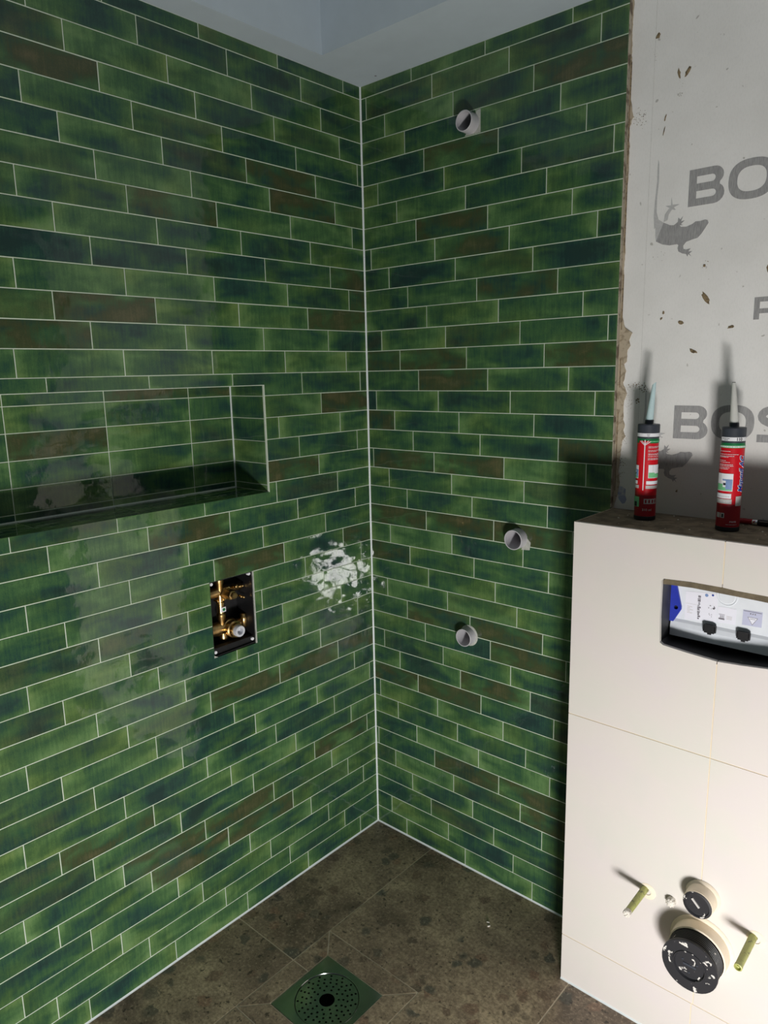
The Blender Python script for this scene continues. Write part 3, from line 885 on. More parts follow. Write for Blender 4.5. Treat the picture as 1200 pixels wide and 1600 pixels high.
# loose grit on top of the boxing
mb = MB()
r3 = random.Random(8)
for _ in range(46):
    x, y, s = r3.uniform(0.87, 1.30), r3.uniform(-0.185, 0.0), r3.uniform(0.0008, 0.0028)
    if any((x - a) ** 2 + (y - b) ** 2 < 0.032 ** 2 for a, b in ((0.9616, -0.076), (1.151, -0.087))): continue
    zt = BZ - 0.0006
    v = [(x + s * math.cos(a) * r3.uniform(0.6, 1.3), y + s * math.sin(a) * r3.uniform(0.6, 1.3), zt) for a in (0.3, 1.9, 3.4, 5.0)] + [(x, y, zt + s * 0.8)]
    mb.add(v, [(0, 1, 4), (1, 2, 4), (2, 3, 4), (3, 0, 4), (3, 2, 1, 0)], 'mortar' if r3.random() < 0.6 else 'plaster_w')
o = mb.build('mortar_grit'); o['kind'] = 'stuff'
tag(o, 'loose mortar grit scattered along the bare cement top of the boxing', 'grit')

# ------------------------------------------------------------------ concealed cistern seen through the opening
cis = thing('concealed_cistern', (1.18, -0.138, 1.0), 'white cistern plate with stickers and black clips, inside the wall opening', 'cistern')
X0, X1, Z0, Z1 = 1.0555, 1.3115, 0.9905, 1.1585
mb = MB()
d0, d1 = -0.0088, -0.12
t = 0.002
sl = [(X0, Z0 + 0.012), (X0 + 0.008, Z0 + 0.004), (1.12, Z0), (1.183, Z0 - 0.003), (1.25, Z0 + 0.002), (X1 - 0.006, Z0 + 0.008), (X1, Z0 + 0.016), (X1, Z1 - 0.010), (X1 - 0.006, Z1 - 0.006), (1.183, Z1 - 0.0015), (X0 + 0.006, Z1 - 0.006), (X0, Z1 - 0.012)]
mb.plate(inset(sl, -0.0005), d1, d0, 'sleeve', onbox, [inset(sl, t)])
mb.build('sleeve', cis)
mb = MB()
mb.plate([(X0, 1.138), (1.12, 1.1405), (1.183, 1.139), (1.25, 1.1375), (X1, 1.135), (X1, Z1 - 0.004), (1.183, Z1 - 0.001), (X0, Z1 - 0.004)], -0.014, -0.0092, 'rough_board', onbox)
mb.build('cut_board', cis)
YP = 0.0655
def onplate(u, v, w): return (u, -0.203 + YP - w, v)
mb = MB()
mb.plate([(1.060, 1.041), (1.3085, 1.041), (1.3085, 1.15), (1.060, 1.15)], -0.02, 0.0, 'white', onplate)
lip = [(0.0, 1.046), (0.004, 1.040), (0.007, 1.030), (0.008, 1.007), (0.0, 1.004)]
for (a, za), (b, zb) in zip(lip[:-1], lip[1:]):
    mb.add([onplate(1.060, za, a), onplate(1.3085, za, a), onplate(1.3085, zb, b), onplate(1.060, zb, b)], [(3, 2, 1, 0)], 'white', True)
mb.build('cover_plate', cis, recalc=False)
mb = MB()
mb.lathe([(0.0, 0.0018), (0.0165, 0.0018), (0.0175, 0.0006), (0.0195, 0.0006), (0.0200, 0.0016), (0.0212, 0.0016), (0.0215, 0.0)], lambda a, b, w: onplate(1.1756 + a, 1.1185 + b, w), 'white', 28)
sharp(mb.build('knob', cis))
mb = MB()
mb.plate([(1.0570, 1.0392), (1.066, 1.0395), (1.0818, 1.0700), (1.0818, 1.0765), (1.0660, 1.1400), (1.0570, 1.1400)], 0.0005, 0.006, 'blue', onplate, [circle(1.0705, 1.0732, 0.0048, 12)])
mb.plate(circle(1.0705, 1.0732, 0.0056, 12), 0.0001, 0.0004, 'dark', onplate)  # dark disc behind the hole, painting in its shade over the white plate
mb.build('bracket', cis)
mb = MB()
mb.plate([(1.0888, 1.048), (1.1575, 1.055), (1.1575, 1.1205), (1.0888, 1.1135)], 0.0001, 0.0004, 'paper', onplate)
mb.plate([(1.1590, 1.0560), (1.1965, 1.0580), (1.1965, 1.0930), (1.1590, 1.0930)], 0.0001, 0.0004, 'paper', onplate)
def mark(x0, x1, z0, z1, mat='print', w=0.0007):
    mb.plate([(x0, z0), (x1, z0), (x1, z1), (x0, z1)], 0.0003, w, mat, onplate)
r4 = random.Random(5)
zz = 1.0545
while zz < 1.1060:
    h = r4.uniform(0.0012, 0.0045)
    mark(1.1150 + r4.uniform(0, 0.002), 1.1225 - r4.uniform(0, 0.003), zz, zz + h)
    zz += h + r4.uniform(0.0006, 0.0016)
for k in range(5):
    mark(1.0935, 1.0935 + r4.uniform(0.006, 0.013), 1.0795 - k * 0.0036, 1.0803 - k * 0.0036, 'lab_g')
mark(1.0900, 1.1140, 1.0862, 1.0866, 'lab_g')
for k in range(9):
    x, z = r4.uniform(1.136, 1.151), r4.uniform(1.083, 1.094)
    mark(x, x + r4.uniform(0.001, 0.003), z, z + r4.uniform(0.001, 0.003))
for k in range(4):
    x, z = r4.uniform(1.139, 1.146), r4.uniform(1.063, 1.074)
    mark(x, x + 0.0008, z, z + r4.uniform(0.002, 0.004))
mark(1.1612, 1.1735, 1.0640, 1.0672)
mark(1.1612, 1.1735, 1.0752, 1.0760)
for k in range(5): mark(1.1640 + k * 0.0019, 1.1648 + k * 0.0019, 1.0672, 1.0740)
for k in range(3): mark(1.1772, 1.1885, 1.0672 + k * 0.0030, 1.0680 + k * 0.0030, 'lab_g')
mb.plate(circle(1.1335, 1.1125, 0.0036, 14), 0.0003, 0.0007, 'lblue', onplate)
mb.plate(circle(1.1465, 1.1150, 0.0024, 10), 0.0003, 0.0007, 'navy', onplate)
mb.build('sticker', cis)
mb = MB()
mb.plate([(1.2093, 1.0618), (1.2477, 1.0629), (1.2480, 1.0969), (1.2098, 1.0956)], 0.0001, 0.0004, 'lavender', onplate)
mark(1.2108, 1.2465, 1.0932, 1.0942)
for k in range(3): mark(1.2238 + k * 0.0045, 1.2262 + k * 0.0045, 1.0880, 1.0905)
mb.plate([(1.2295, 1.0645), (1.2400, 1.0815), (1.2192, 1.0815)], 0.0003, 0.0006, 'print', onplate)
mb.plate([(1.2295, 1.0663), (1.2386, 1.0808), (1.2206, 1.0808)], 0.0004, 0.0008, 'paper', onplate)
mark(1.2240, 1.2350, 1.0775, 1.0783, 'print', 0.001)
mb.build('sticker', cis)
for cx in (1.1465, 1.2160):
    mb = MB()
    mb.box(cx - 0.0105, cx + 0.0105, 1.031, 1.049, 0.0045, 0.0125, 'black', lambda u, v, w: onplate(u, v, w))
    mb.box(cx - 0.0135, cx - 0.0115, 1.033, 1.048, 0.0045, 0.0110, 'black', lambda u, v, w: onplate(u, v, w))
    mb.box(cx + 0.0115, cx + 0.0135, 1.033, 1.048, 0.0045, 0.0110, 'black', lambda u, v, w: onplate(u, v, w))
    mb.box(cx - 0.004, cx + 0.004, 1.027, 1.031, 0.0045, 0.0105, 'black', lambda u, v, w: onplate(u, v, w))
    mb.build('clip', cis)

# ------------------------------------------------------------------ pipes and studs on the boxing
def axis_box(cx, cz):
    return lambda a, b, w: (cx + a, -0.203 - w, cz + b)
dp = thing('waste_pipe', (DP[0], -0.203, DP[1]), 'wide black waste pipe capped off, low on the beige boxing', 'pipe')
prof = [(0.0655, -0.02), (0.0655, 0.0006), (0.0715, 0.0008), (0.0690, 0.004), (0.0640, 0.006), (0.0628, 0.034), (0.0600, 0.036)]
mb = MB(); mb.lathe(prof, axis_box(*DP), 'cream', 36)
sharp(mb.build('collar', dp))
prof = [(0.0575, -0.02), (0.0575, 0.036)]
for k in range(7):
    w = 0.038 + k * 0.0052
    prof += [(0.0572, w), (0.0590, w + 0.0012), (0.0590, w + 0.0026), (0.0572, w + 0.0036)]
prof += [(0.0588, 0.0745), (0.0610, 0.0755), (0.0610, 0.0785)]
mb = MB(); mb.lathe(prof, axis_box(*DP), 'ribblack', 36)
sharp(mb.build('ribbed_sleeve', dp))
mb = MB(); mb.lathe([(0.0610, 0.0785), (0.0602, 0.0805), (0.0365, 0.0805), (0.0355, 0.0825), (0.0335, 0.0825), (0.0315, 0.0770), (0.0, 0.0770)], axis_box(*DP), 'capblack', 36)
for a in (0.5, 2.6, 4.7):
    mb.lathe([(0.0025, 0.077), (0.002, 0.0782), (0, 0.0782)], axis_box(DP[0] + 0.018 * math.cos(a), DP[1] + 0.018 * math.sin(a)), 'darkcap', 8)
mb.box(-0.014, 0.014, -0.0025, 0.0025, 0.0765, 0.0785, 'darkcap', lambda a, b, w: (DP[0] + a, -0.203 - w, DP[1] + b))
sharp(mb.build('end_cap', dp))
fp = thing('flush_pipe', (FP[0], -0.203, FP[1]), 'small capped flush pipe above the wide black waste pipe', 'pipe')
mb = MB(); mb.lathe([(0.0325, -0.02), (0.0325, 0.0006), (0.0385, 0.0008), (0.0370, 0.004), (0.0335, 0.008), (0.0325, 0.030), (0.0322, 0.0365), (0.0314, 0.0375), (0.0310, 0.035)], axis_box(*FP), 'cream', 32)
sharp(mb.build('collar', fp))
mb = MB(); mb.lathe([(0.0310, 0.030), (0.0310, 0.0385), (0.0265, 0.0395), (0.0250, 0.0370), (0.0, 0.0370)], axis_box(*FP), 'capblack', 32)
mb.box(-0.016, 0.006, -0.0016, 0.0016, 0.0365, 0.0395, 'lab_g', lambda a, b, w: (FP[0] + a * 0.75 + b, -0.203 - w, FP[1] - a * 0.75 + b))
sharp(mb.build('end_cap', fp))
for (sx, sz), lab, tip in zip(STUDS, ('yellow-green sleeved fixing stud with a white crusted end, left of the pipes on the boxing', 'yellow-green sleeved fixing stud with a hollow bare end, right of the waste pipe'), ('plaster_w', 'sleeve_green')):
    st = thing('fixing_stud', (sx, -0.203, sz), lab, 'stud')
    mb = MB(); mb.lathe([(0.0085, -0.02), (0.0085, 0.0), (0.0082, 0.060), (0.0078, 0.098), (0.0078, 0.102)], axis_box(sx, sz), 'sleeve_green', 16)
    mb.build('sleeve', st)
    mb = MB()
    if tip == 'plaster_w':
        mb.lathe([(0.0079, 0.096), (0.0088, 0.099), (0.0088, 0.107), (0.0070, 0.1095), (0, 0.1085)], axis_box(sx, sz), tip, 12)
        for k in range(4):
            a = k * 1.6
            mb.lathe([(0.003, 0.105), (0.0024, 0.1105), (0, 0.1115)], axis_box(sx + 0.0042 * math.cos(a), sz + 0.0042 * math.sin(a)), tip, 6)
    else:
        mb.lathe([(0.0078, 0.100), (0.0084, 0.102), (0.0084, 0.109), (0.0062, 0.110), (0.0050, 0.104), (0.0028, 0.104), (0.0024, 0.1075), (0, 0.1075)], axis_box(sx, sz), tip, 14)
    sharp(mb.build('tip', st))
    mb = MB(); mb.lathe([(0.0205, 0.0003), (0.019, 0.0012), (0.0088, 0.0016)], axis_box(sx + 0.006, sz - 0.004), 'cream', 18)
    mb.build('filler_patch', st)
pg = MB()
r5 = random.Random(3)
pg.lathe([(0.0110, -0.004), (0.0100, 0.008), (0.0080, 0.014), (0.0045, 0.018), (0, 0.0175)], axis_box(1.1215, 0.382), 'plaster_w', 14)
for k in range(9):
    a = k * 0.7; q = 0.0075
    pg.lathe([(0.0034, 0.005), (0.0030, 0.0135), (0, 0.0155)], axis_box(1.1215 + q * math.cos(a), 0.382 + q * math.sin(a)), 'plaster_w', 7)
tag(pg.build('wall_plug'), 'small whitish plaster-crusted plug left of the capped flush pipe', 'plug')

# ------------------------------------------------------------------ pipe stubs in the green back wall
PL = ['grey plastic pipe stub high on the green wall, just below the ceiling',
      'grey plastic pipe stub on the green wall, next to the top of the beige boxing',
      'grey plastic pipe stub with ragged rim, lowest of the three on the green wall']
for (px, pz, pr, pl_), lab in zip(PIPES, PL):
    s = thing('pipe_stub', (px, 0, pz), lab, 'pipe', 'pipe stubs in the green back wall')
    ax = lambda a, b, w, px=px, pz=pz: (px + a, -w, pz + b)
    mb = MB()
    mb.lathe([(pr, -0.05), (pr, pl_ - 0.0006), (pr - 0.0006, pl_), (pr - 0.0022, pl_), (pr - 0.0027, pl_ - 0.0006), (pr - 0.0027, -0.08)], ax, 'pvc', 32)
    sharp(mb.build('tube', s))
    mb = MB(); mb.lathe([(pr - 0.0027, -0.079), (0, -0.079)], ax, 'dark', 24); mb.build('added_dark_stop', s)  # added dark disc: closes the tube to outside light, paints its depth dark
    if pz > 2:
        mb = MB(); mb.plate([(px - 0.020, pz - 0.0275), (px + 0.031, pz - 0.0275), (px + 0.031, pz + 0.030), (px + 0.020, pz + 0.030)], -0.002, 0.0008, 'filler', onback, )
        mb.build('filler_patch', s)
    elif pz > 1:
        mb = MB(); mb.plate([(px + 0.010, pz - 0.032), (px + 0.037, pz - 0.030), (px + 0.040, pz - 0.008), (px + 0.026, pz + 0.006)], -0.002, 0.0004, 'filler', onback)
        mb.build('filler_patch', s)
    else:
        mb = MB(); mb.lathe([(pr + 0.006, 0.0002), (pr + 0.0045, 0.0016), (pr - 0.0005, 0.0022)], lambda a, b, w, px=px, pz=pz: (px + a * 0.97 + 0.001, -w, pz + b), 'filler', 22)
        mb.build('filler_patch', s)

# ------------------------------------------------------------------ shower valve in its recess
vu0, vu1, vz0, vz1 = VALVE
VC = ((vu0 + vu1) / 2, (vz0 + vz1) / 2)
va = thing('shower_valve', (0, -VC[0], VC[1]), 'bare brass shower valve in a black recessed box in the green wall', 'valve')
mb = MB()
vh = [(vu0 + 0.0045, vz0 + 0.002), (vu1, vz0), (vu1, vz1), (vu0 + 0.0045, vz1)]
mb.plate(vh, -0.085, -0.003, 'black', onleft, [inset(vh, 0.003)])
mb.plate(inset(vh, 0.001), -0.085, -0.080, 'black', onleft)
mb.box(vu0 + 0.008, vu1 - 0.004, vz0 + 0.004, vz0 + 0.022, -0.03, -0.010, 'black', lambda u, v, w: onleft(u, v, w))
mb.build('housing', va)
mb = MB()
jg = [(vu0 + 0.0002, vz0), (vu0 + 0.0048, vz0)]
r6 = random.Random(2)
for k in range(1, 24): jg.append((vu0 + 0.0040 + r6.uniform(-0.0008, 0.0010), vz0 + (vz1 - vz0) * k / 24))
jg += [(vu0 + 0.0045, vz1), (vu0 + 0.0002, vz1)]
mb.plate(jg, -0.012, -0.0002, 'filler', onleft)
mb.build('filler_edge', va)
mb = MB()
mb.plate([(vu1 - 0.012, vz0 - 0.0002), (vu1 + 0.0005, vz0 - 0.0002), (vu1 + 0.0005, vz0 + 0.007)], -0.006, 0.0003, 'filler', onleft)
mb.build('filler_chip', va)
for su, sz in ((0.6415, 1.0475), (0.5125, 1.0490), (0.5125, 0.8522), (0.6418, 0.8500)):
    mb = MB(); mb.lathe([(0.0048, -0.014), (0.0048, -0.0065), (0.0042, -0.0055), (0.0016, -0.0055), (0.0012, -0.0070), (0, -0.0070)], lambda a, b, w, su=su, sz=sz: onleft(su + a, sz + b, w), 'lab_w', 14)
    sharp(mb.build('screw_cap', va))
def vert(u, x): return lambda a, b, w: (x + a, -(u + b), w)
def horiz(z, x): return lambda a, b, w: (x + a, -w, z + b)
def outw(u, z): return lambda a, b, w: onleft(u + a, z + b, w)
mb = MB()
mb.lathe([(0.0, 1.054), (0.0135, 1.054), (0.0135, 1.034), (0.0105, 1.026), (0.0105, 0.978), (0.0120, 0.976), (0.0120, 0.972), (0.0105, 0.970), (0.0105, 0.945), (0.0140, 0.940), (0.0130, 0.930), (0.0085, 0.918), (0.0085, 0.900)], vert(0.589, -0.046), 'brass', 20)
sharp(mb.build('riser', va))
mb = MB()
mb.lathe([(0, 0.649), (0.0125, 0.649), (0.0125, 0.628), (0.0145, 0.624), (0.0145, 0.600), (0.0160, 0.596), (0.0160, 0.566), (0.0105, 0.556), (0.0105, 0.512), (0, 0.512)], horiz(1.005, -0.052), 'brass', 20)
sharp(mb.build('upper_body', va))
mb = MB()
mb.lathe([(0.0225, -0.056), (0.0225, -0.036), (0.0205, -0.033), (0.0150, -0.033), (0.0150, -0.010), (0.0135, -0.005), (0.0100, -0.003), (0.0100, 0.004), (0.0085, 0.006), (0, 0.006)], outw(0.5735, 1.0005), 'brass', 6, False)
sharp(mb.build('stop_cartridge', va))
mb = MB()
for u, z, r, w in ((0.539, 1.013, 0.0065, -0.030), (0.524, 1.009, 0.0052, -0.034), (0.518, 1.010, 0.0040, -0.030), (0.525, 0.979, 0.0042, -0.030), (0.519, 0.9765, 0.0042, -0.026), (0.603, 0.983, 0.0035, -0.034)):
    mb.lathe([(r * 0.9, w - 0.02), (r, w - 0.004), (r * 0.8, w), (r * 0.3, w + 0.001), (0, w)], outw(u, z), 'brass', 10)
mb.build('screws', va)['kind'] = 'stuff'
mb = MB()
mb.lathe([(0, 0.640), (0.0130, 0.640), (0.0145, 0.632), (0.0175, 0.622), (0.0205, 0.606), (0.0205, 0.545), (0.0130, 0.535), (0.0130, 0.507), (0, 0.507)], horiz(0.896, -0.054), 'brass', 22)
sharp(mb.build('lower_body', va))
mb = MB()
mb.lathe([(0.0260, -0.056), (0.0260, -0.040), (0.0235, -0.038), (0.0235, -0.026), (0.0245, -0.025), (0.0245, -0.020), (0.0205, -0.018), (0.0205, -0.006), (0.0150, -0.006)], outw(0.5640, 0.893), 'brass', 28)
sharp(mb.build('thermostat_body', va))
mb = MB()
mb.lathe([(0.0165, -0.012), (0.0165, 0.006), (0.0155, 0.0075), (0.0105, 0.0075), (0.0095, 0.0065), (0.0095, -0.008), (0, -0.008)], outw(0.5640, 0.893), 'satin', 26)
o = sharp(mb.build('spindle_ring', va)); o['label'] = 'bright chrome ring'
mb = MB(); mb.lathe([(0.0075, 0.637), (0.0080, 0.646), (0.0065, 0.649), (0, 0.649)], horiz(0.896, -0.040), 'red', 14)
o = mb.build('plug', va); o['label'] = 'red plastic plug'
mb = MB(); mb.lathe([(0.0125, 0.884), (0.0140, 0.872), (0.0140, 0.864), (0.0110, 0.860), (0, 0.860)], vert(0.586, -0.046), 'brass', 18)
mb.build('outlet', va)
mb = MB(); mb.lathe([(0.0, 0.924), (0.0095, 0.922), (0.0110, 0.908), (0.0110, 0.884), (0.0, 0.876)], vert(0.513, -0.044), 'brass', 16)
mb.build('inlet', va)
mb = MB()
mb.plate([(0.5805, 0.949), (0.5950, 0.949), (0.5950, 0.963), (0.5805, 0.963)], -0.036, -0.0328, 'lab_w', onleft)
mb.plate(circle(0.5873, 0.956, 0.0045, 14), -0.0328, -0.0324, 'green_l', onleft)
mb.build('sticker', va)
mb = MB(); mb.box(0.640, 0.648, 0.955, 0.985, -0.045, -0.020, 'lab_g', lambda u, v, w: onleft(u, v, w))
mb.build('spacer', va)

# ------------------------------------------------------------------ sealant cartridges
def text_mesh(s, size, bold=0.0, shear=0.0):
    cu = bpy.data.curves.new('text', 'FONT')
    cu.body = s; cu.size = size; cu.offset = bold; cu.shear = shear
    cu.resolution_u = 3
    ob = bpy.data.objects.new('text', cu)
    COL.objects.link(ob)
    dg = bpy.context.evaluated_depsgraph_get(); dg.update()
    me = bpy.data.meshes.new_from_object(ob.evaluated_get(dg))
    bpy.data.objects.remove(ob)
    v = [tuple(p.co) for p in me.vertices]; f = [tuple(p.vertices) for p in me.polygons]
    bpy.data.meshes.remove(me)
    return v, f

CAM_XY = (1.6261, -1.7488)
class Can:
    R = 0.0245
    def __init__(s, cx, cy, label):
        s.c = (cx, cy)
        s.th0 = math.atan2(CAM_XY[1] - cy, CAM_XY[0] - cx)
        s.o = thing('sealant_cartridge', (cx, cy, BZ), label, 'cartridge', 'sealant cartridges on the boxing')
        s.lab = MB()
    def up(s, lean=0.0, z0=0.0):
        return lambda a, b, w: (s.c[0] + a + lean * max(0, w - z0), s.c[1] + b, BZ + w)
    def pt(s, deg, h, dr=0.0003):
        th = s.th0 + math.radians(deg)
        return (s.c[0] + (s.R + dr) * math.cos(th), s.c[1] + (s.R + dr) * math.sin(th), BZ + h)
    def patch(s, d0, d1, h0, h1, mat, dr=0.0003):
        n = max(1, int(abs(d1 - d0) / 9))
        v = []
        for i in range(n + 1):
            d = d0 + (d1 - d0) * i / n
            v += [s.pt(d, h0, dr), s.pt(d, h1, dr)]
        s.lab.add(v, [(2 * i, 2 * i + 2, 2 * i + 3, 2 * i + 1) for i in range(n)], mat, True)
    def text(s, txt, size, deg, h, mat, dr=0.0006, vertical=False, bold=0.0, shear=0.0, sx=1.0):
        v, f = text_mesh(txt, size, bold, shear)
        out = []
        for x, y, _ in v:
            x *= sx
            if vertical: out.append(s.pt(deg - math.degrees(y / s.R), h + x, dr))
            else: out.append(s.pt(deg + math.degrees(x / s.R), h + y, dr))
        s.lab.add(out, f, mat)
    def lines(s, d0, d1, h, rnd, mat='lab_w', th=0.0009):
        d = d0
        while d < d1 - 3:
            e = min(d1, d + rnd.uniform(5, 16))
            s.patch(d, e, h, h + th, mat, 0.0005); d = e + 1.8
    def body(s, nozzle, lean, tip):
        R = s.R
        mb = MB()
        prof = [(0.0, 0.0005), (R - 0.0015, 0.0005), (R, 0.002), (R, 0.0095), (R - 0.0005, 0.010), (R - 0.0005, 0.060), (R - 0.0005, 0.182), (R - 0.0005, 0.1925), (R - 0.0005, 0.206)]
        mb.lathe(prof, s.up(), 'red', 40, True, ['black', 'black', 'black', 'black', 'dred', 'red', 'green_l', 'darkcap'])  # lower tube in darker red: shade painted into the colour
        sharp(mb.build('tube', s.o))
        mb = MB()
        mb.lathe([(R - 0.0006, 0.205), (R + 0.0002, 0.2055), (R + 0.0002, 0.2235), (R - 0.0010, 0.2250), (0.0110, 0.2258), (0.0105, 0.2262), (0.0095, 0.2262)], s.up(), 'darkcap', 40)
        sharp(mb.build('cap', s.o))
        mb = MB()
        mb.lathe([(0.0098, 0.2255), (0.0098, 0.2345), (0.0080, 0.2350)], s.up(lean, 0.226), 'darkcap', 20)
        sharp(mb.build('collar', s.o))
        mb = MB()
        prof = [(0.0086, 0.2345), (0.0084, 0.242), (0.0040, 0.3170)]
        if tip == 'cut':
            seg = 18; fn = s.up(lean, 0.226); v = []
            for r, w in prof:
                for i in range(seg):
                    a = 2 * PI * i / seg
                    ww = w + (0.9 * r * math.cos(a) if w > 0.3 else 0)
                    v.append(fn(r * math.cos(a), r * math.sin(a), ww))
            f = [(j * seg + i, j * seg + (i + 1) % seg, (j + 1) * seg + (i + 1) % seg, (j + 1) * seg + i) for j in range(2) for i in range(seg)]
            mb.add(v, f, nozzle, True)
            mb.add(v[2 * seg:], [tuple(range(seg))], nozzle)
        else:
            mb.lathe(prof + [(0.0034, 0.3190)], s.up(lean, 0.226), nozzle, 18)
            mb.lathe([(0.0035, 0.3182), (0.0032, 0.3200), (0, 0.3200)], s.up(lean, 0.226), 'ink_k', 12)
        sharp(mb.build('nozzle', s.o))
    def finish(s, name):
        s.lab.build(name, s.o, recalc=False)
        s.lab = MB()

def picture(c, d0, d1, h0, h1, flip):
    c.patch(d0, d1, h0, h1, 'lab_w', 0.0003)
    w, h = d1 - d0, h1 - h0
    c.patch(d0 + w * 0.03, d0 + w * 0.97, h0 + h * 0.03, h0 + h * (0.22 if flip else 0.34), 'lgreen', 0.0005)
    c.patch(d0 + w * 0.03, d0 + w * 0.45, h0 + h * 0.20, h0 + h * (0.40 if flip else 0.42), 'lgreen', 0.0005)
    if flip:
        c.patch(d0 + w * 0.62, d0 + w * 0.97, h0 + h * 0.10, h0 + h * 0.62, 'lblue', 0.0006)
        c.patch(d0 + w * 0.42, d0 + w * 0.97, h0 + h * 0.60, h0 + h * 0.68, 'lblue', 0.0006)
        c.patch(d0 + w * 0.48, d0 + w * 0.62, h0 + h * 0.34, h0 + h * 0.46, 'ink_k', 0.0007)
    c.patch(d0 + w * 0.30, d0 + w * 0.32, h0 + h * 0.42, h0 + h * 0.97, 'lab_g', 0.0006)

rnd = random.Random(21)
c2 = Can(1.151, -0.087, 'red sealant cartridge with 110 on its white band and a straight black-tipped nozzle')
c2.body('nozzle_w', -0.075, 'tip')
c2.patch(-66, 74, 0.1970, 0.2050, 'lab_w')
c2.text('110', 0.0085, 13, 0.1980, 'ink_k', bold=0.0003)
c2.lines(-52, -14, 0.2015, rnd, 'ink_k', 0.0010)
c2.lines(-44, -24, 0.1985, rnd, 'ink_k', 0.0010)
c2.finish('number_band')
c2.patch(-90, 90, 0.1825, 0.1878, 'lgreen')
c2.lines(-84, 84, 0.1836, rnd, 'lab_w', 0.0024)
c2.finish('green_band')
for k, (h, e) in enumerate(((0.1745, -6), (0.1680, 30), (0.1642, 10), (0.1620, -16), (0.1545, -28), (0.1510, -8), (0.1462, 6), (0.1432, 12), (0.1395, -8), (0.1365, -14))):
    c2.lines(-66, e, h, rnd)
c2.finish('fine_print')
picture(c2, -74, 12, 0.0890, 0.1270, True)
c2.finish('picture')
c2.patch(-78, 8, 0.0730, 0.0835, 'lab_w'); c2.lines(-60, 0, 0.0765, rnd, 'lab_g', 0.0012)
c2.patch(-78, 12, 0.0615, 0.0715, 'lab_g'); c2.lines(-60, 2, 0.0655, rnd, 'lab_w', 0.0012)
c2.finish('slogan_bars')
c2.patch(31, 70, 0.0570, 0.0780, 'lab_g')
c2.finish('grey_tag')
c2.patch(-62, -18, 0.0300, 0.0410, 'lab_g'); c2.patch(-40, -37, 0.0300, 0.0410, 'dred', 0.0006); c2.patch(-31, -22, 0.0315, 0.0390, 'ink_k', 0.0006)
c2.finish('symbol_boxes')
c2.text('MAPEI', 0.0052, 8, 0.0205, 'lab_w')
c2.lines(-8, 46, 0.0155, rnd, 'lab_g', 0.0008)
c2.finish('small_symbols')
c2.text('Mapesil AC', 0.0165, 66, 0.0870, 'lab_w', 0.0004, True, 0.0013, 0.25, 1.0)
c2.text('Mapesil AC', 0.0165, 66, 0.0870, 'navy', 0.0009, True, 0.0003, 0.25, 1.0)
c2.finish('brand_lettering')

c1 = Can(0.9616, -0.076, 'red sealant cartridge with a leaning pale blue nozzle, nearer the green tiled wall')
c1.body('nozzle_b', 0.085, 'cut')
c1.patch(-80, 80, 0.1970, 0.2050, 'lab_w')
c1.lines(-8, 8, 0.2018, rnd, 'ink_k', 0.0010); c1.lines(-6, 6, 0.1985, rnd, 'ink_k', 0.0010)
c1.finish('number_band')
c1.patch(6, 88, 0.1845, 0.1905, 'green_l'); c1.lines(10, 70, 0.1850, rnd, 'lgreen', 0.0022)
c1.finish('green_band')
c1.patch(-50, 10, 0.1795, 0.1875, 'red')
c1.patch(-18, -13, 0.0720, 0.1900, 'lab_w', 0.0006)
for a, b, ha, hb in ((-42, -18, 0.1880, 0.1790), (-34, -17, 0.1890, 0.1810), (12, -13, 0.1870, 0.1790), (3, -14, 0.1890, 0.1810)):
    q = [c1.pt(a, ha, 0.0006), c1.pt(a, ha - 0.0018, 0.0006), c1.pt((a + b) / 2, (ha + hb) / 2 - 0.0018, 0.0006), c1.pt(b, hb - 0.0018, 0.0006), c1.pt(b, hb, 0.0006), c1.pt((a + b) / 2, (ha + hb) / 2, 0.0006)]
    c1.lab.add(q, [(0, 1, 2, 5), (5, 2, 3, 4)], 'lab_w')
c1.finish('cutting_guide')
for h, e in ((0.1740, 74), (0.1712, 60), (0.1655, 76), (0.1625, 50), (0.1575, 70), (0.1548, 76), (0.1510, 70), (0.1465, 66), (0.1440, 74)):
    c1.lines(3, e, h, rnd)
c1.finish('fine_print')
c1.lines(-84, -66, 0.1600, rnd); c1.lines(-84, -70, 0.1520, rnd)
c1.finish('fine_print')
picture(c1, 8, 88, 0.1010, 0.1320, False)
c1.finish('picture')
picture(c1, -90, -46, 0.0990, 0.1300, True)
c1.finish('picture')
c1.patch(0, 86, 0.0860, 0.0940, 'lab_w'); c1.patch(-2, 84, 0.0760, 0.0835, 'lab_g')
c1.patch(-88, -50, 0.0860, 0.0940, 'lab_w'); c1.patch(-88, -40, 0.0760, 0.0835, 'lab_g')
c1.finish('slogan_bars')
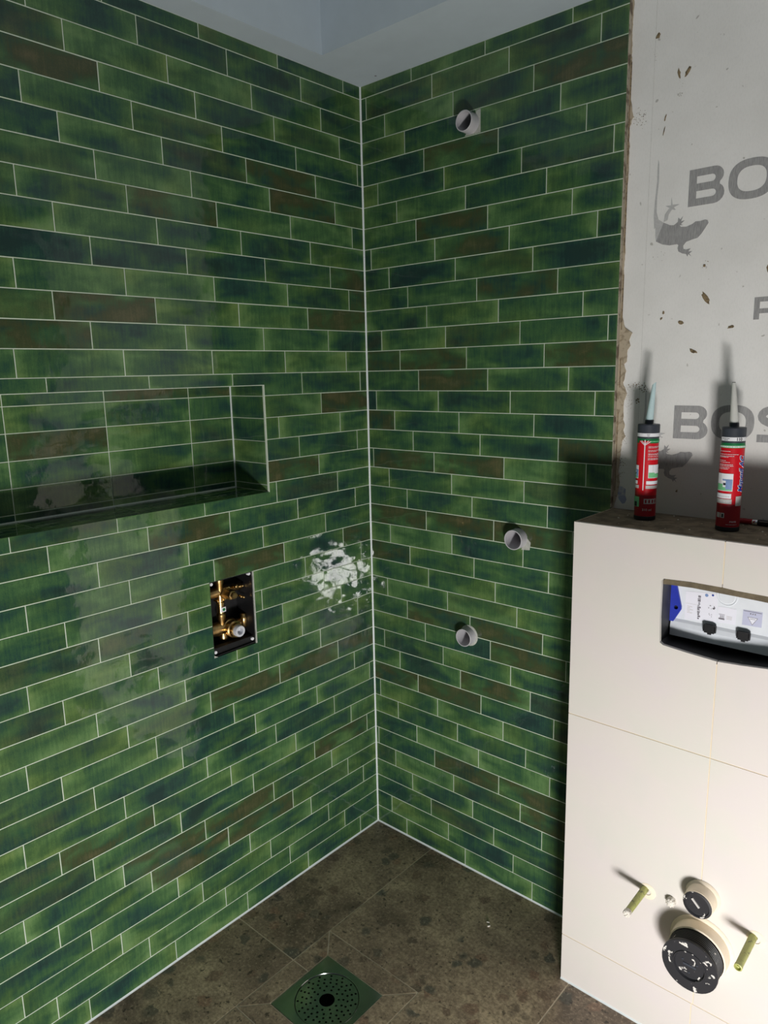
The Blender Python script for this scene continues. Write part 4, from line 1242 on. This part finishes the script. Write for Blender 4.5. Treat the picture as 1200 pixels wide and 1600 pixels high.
c1.patch(-8, 66, 0.0400, 0.0520, 'lab_g')
for k in range(4): c1.patch(-2 + k * 18, 6 + k * 18, 0.0420, 0.0500, 'dred', 0.0006)
c1.patch(-88, -34, 0.0320, 0.0560, 'lgreen'); c1.patch(-70, -48, 0.0330, 0.0440, 'ink_k', 0.0006)
c1.finish('symbol_boxes')
c1.text('310 ml', 0.0078, -16, 0.0235, 'lab_g')
c1.finish('small_symbols')

# marker pen lying against the board
pen = thing('marker_pen', (1.21, -0.0025, BZ), 'red and black marker pen lying behind the cartridge numbered 110', 'pen')
def onpen(a, b, w): return (w, -0.0025 + a, BZ + 0.0066 + b)
mb = MB(); mb.lathe([(0, 1.118), (0.0060, 1.118), (0.0062, 1.120), (0.0062, 1.180)], onpen, 'dred', 16); sharp(mb.build('barrel', pen))
mb = MB(); mb.lathe([(0.0065, 1.180), (0.0070, 1.181), (0.0070, 1.190), (0.0065, 1.191)], onpen, 'chrome', 16); sharp(mb.build('ferrule', pen))
mb = MB(); mb.lathe([(0.0068, 1.191), (0.0070, 1.198), (0.0070, 1.260), (0.0060, 1.264), (0, 1.264)], onpen, 'black', 16)
mb.box(1.196, 1.240, -0.0012, 0.0012, 0.0072, 0.0086, 'chrome', lambda x, y, z: (x, -0.0085 + y - 0.001, BZ + 0.0030 + z))
sharp(mb.build('cap', pen))

# crumbs on the floor
for k, (x, y, a) in enumerate(((0.586, -0.163, 0.3), (0.596, -0.174, 1.1))):
    lab = ('tiny white plaster crumb on the brown floor, the one nearer the green back wall', 'tiny white plaster crumb on the brown floor, just in front of the other crumb')[k]
    mb = MB()
    mb.lathe([(0, 0.0001), (0.0030, 0.0001), (0.0034, 0.0016), (0.0022, 0.0032), (0, 0.0036)], lambda p, q, w: (x + (p * 1.5) * math.cos(a) - q * 0.8 * math.sin(a), y + p * 1.5 * math.sin(a) + q * 0.8 * math.cos(a), w), 'plaster_w', 7, False)
    tag(mb.build('plaster_crumb'), lab, 'crumb', 'plaster crumbs on the floor')
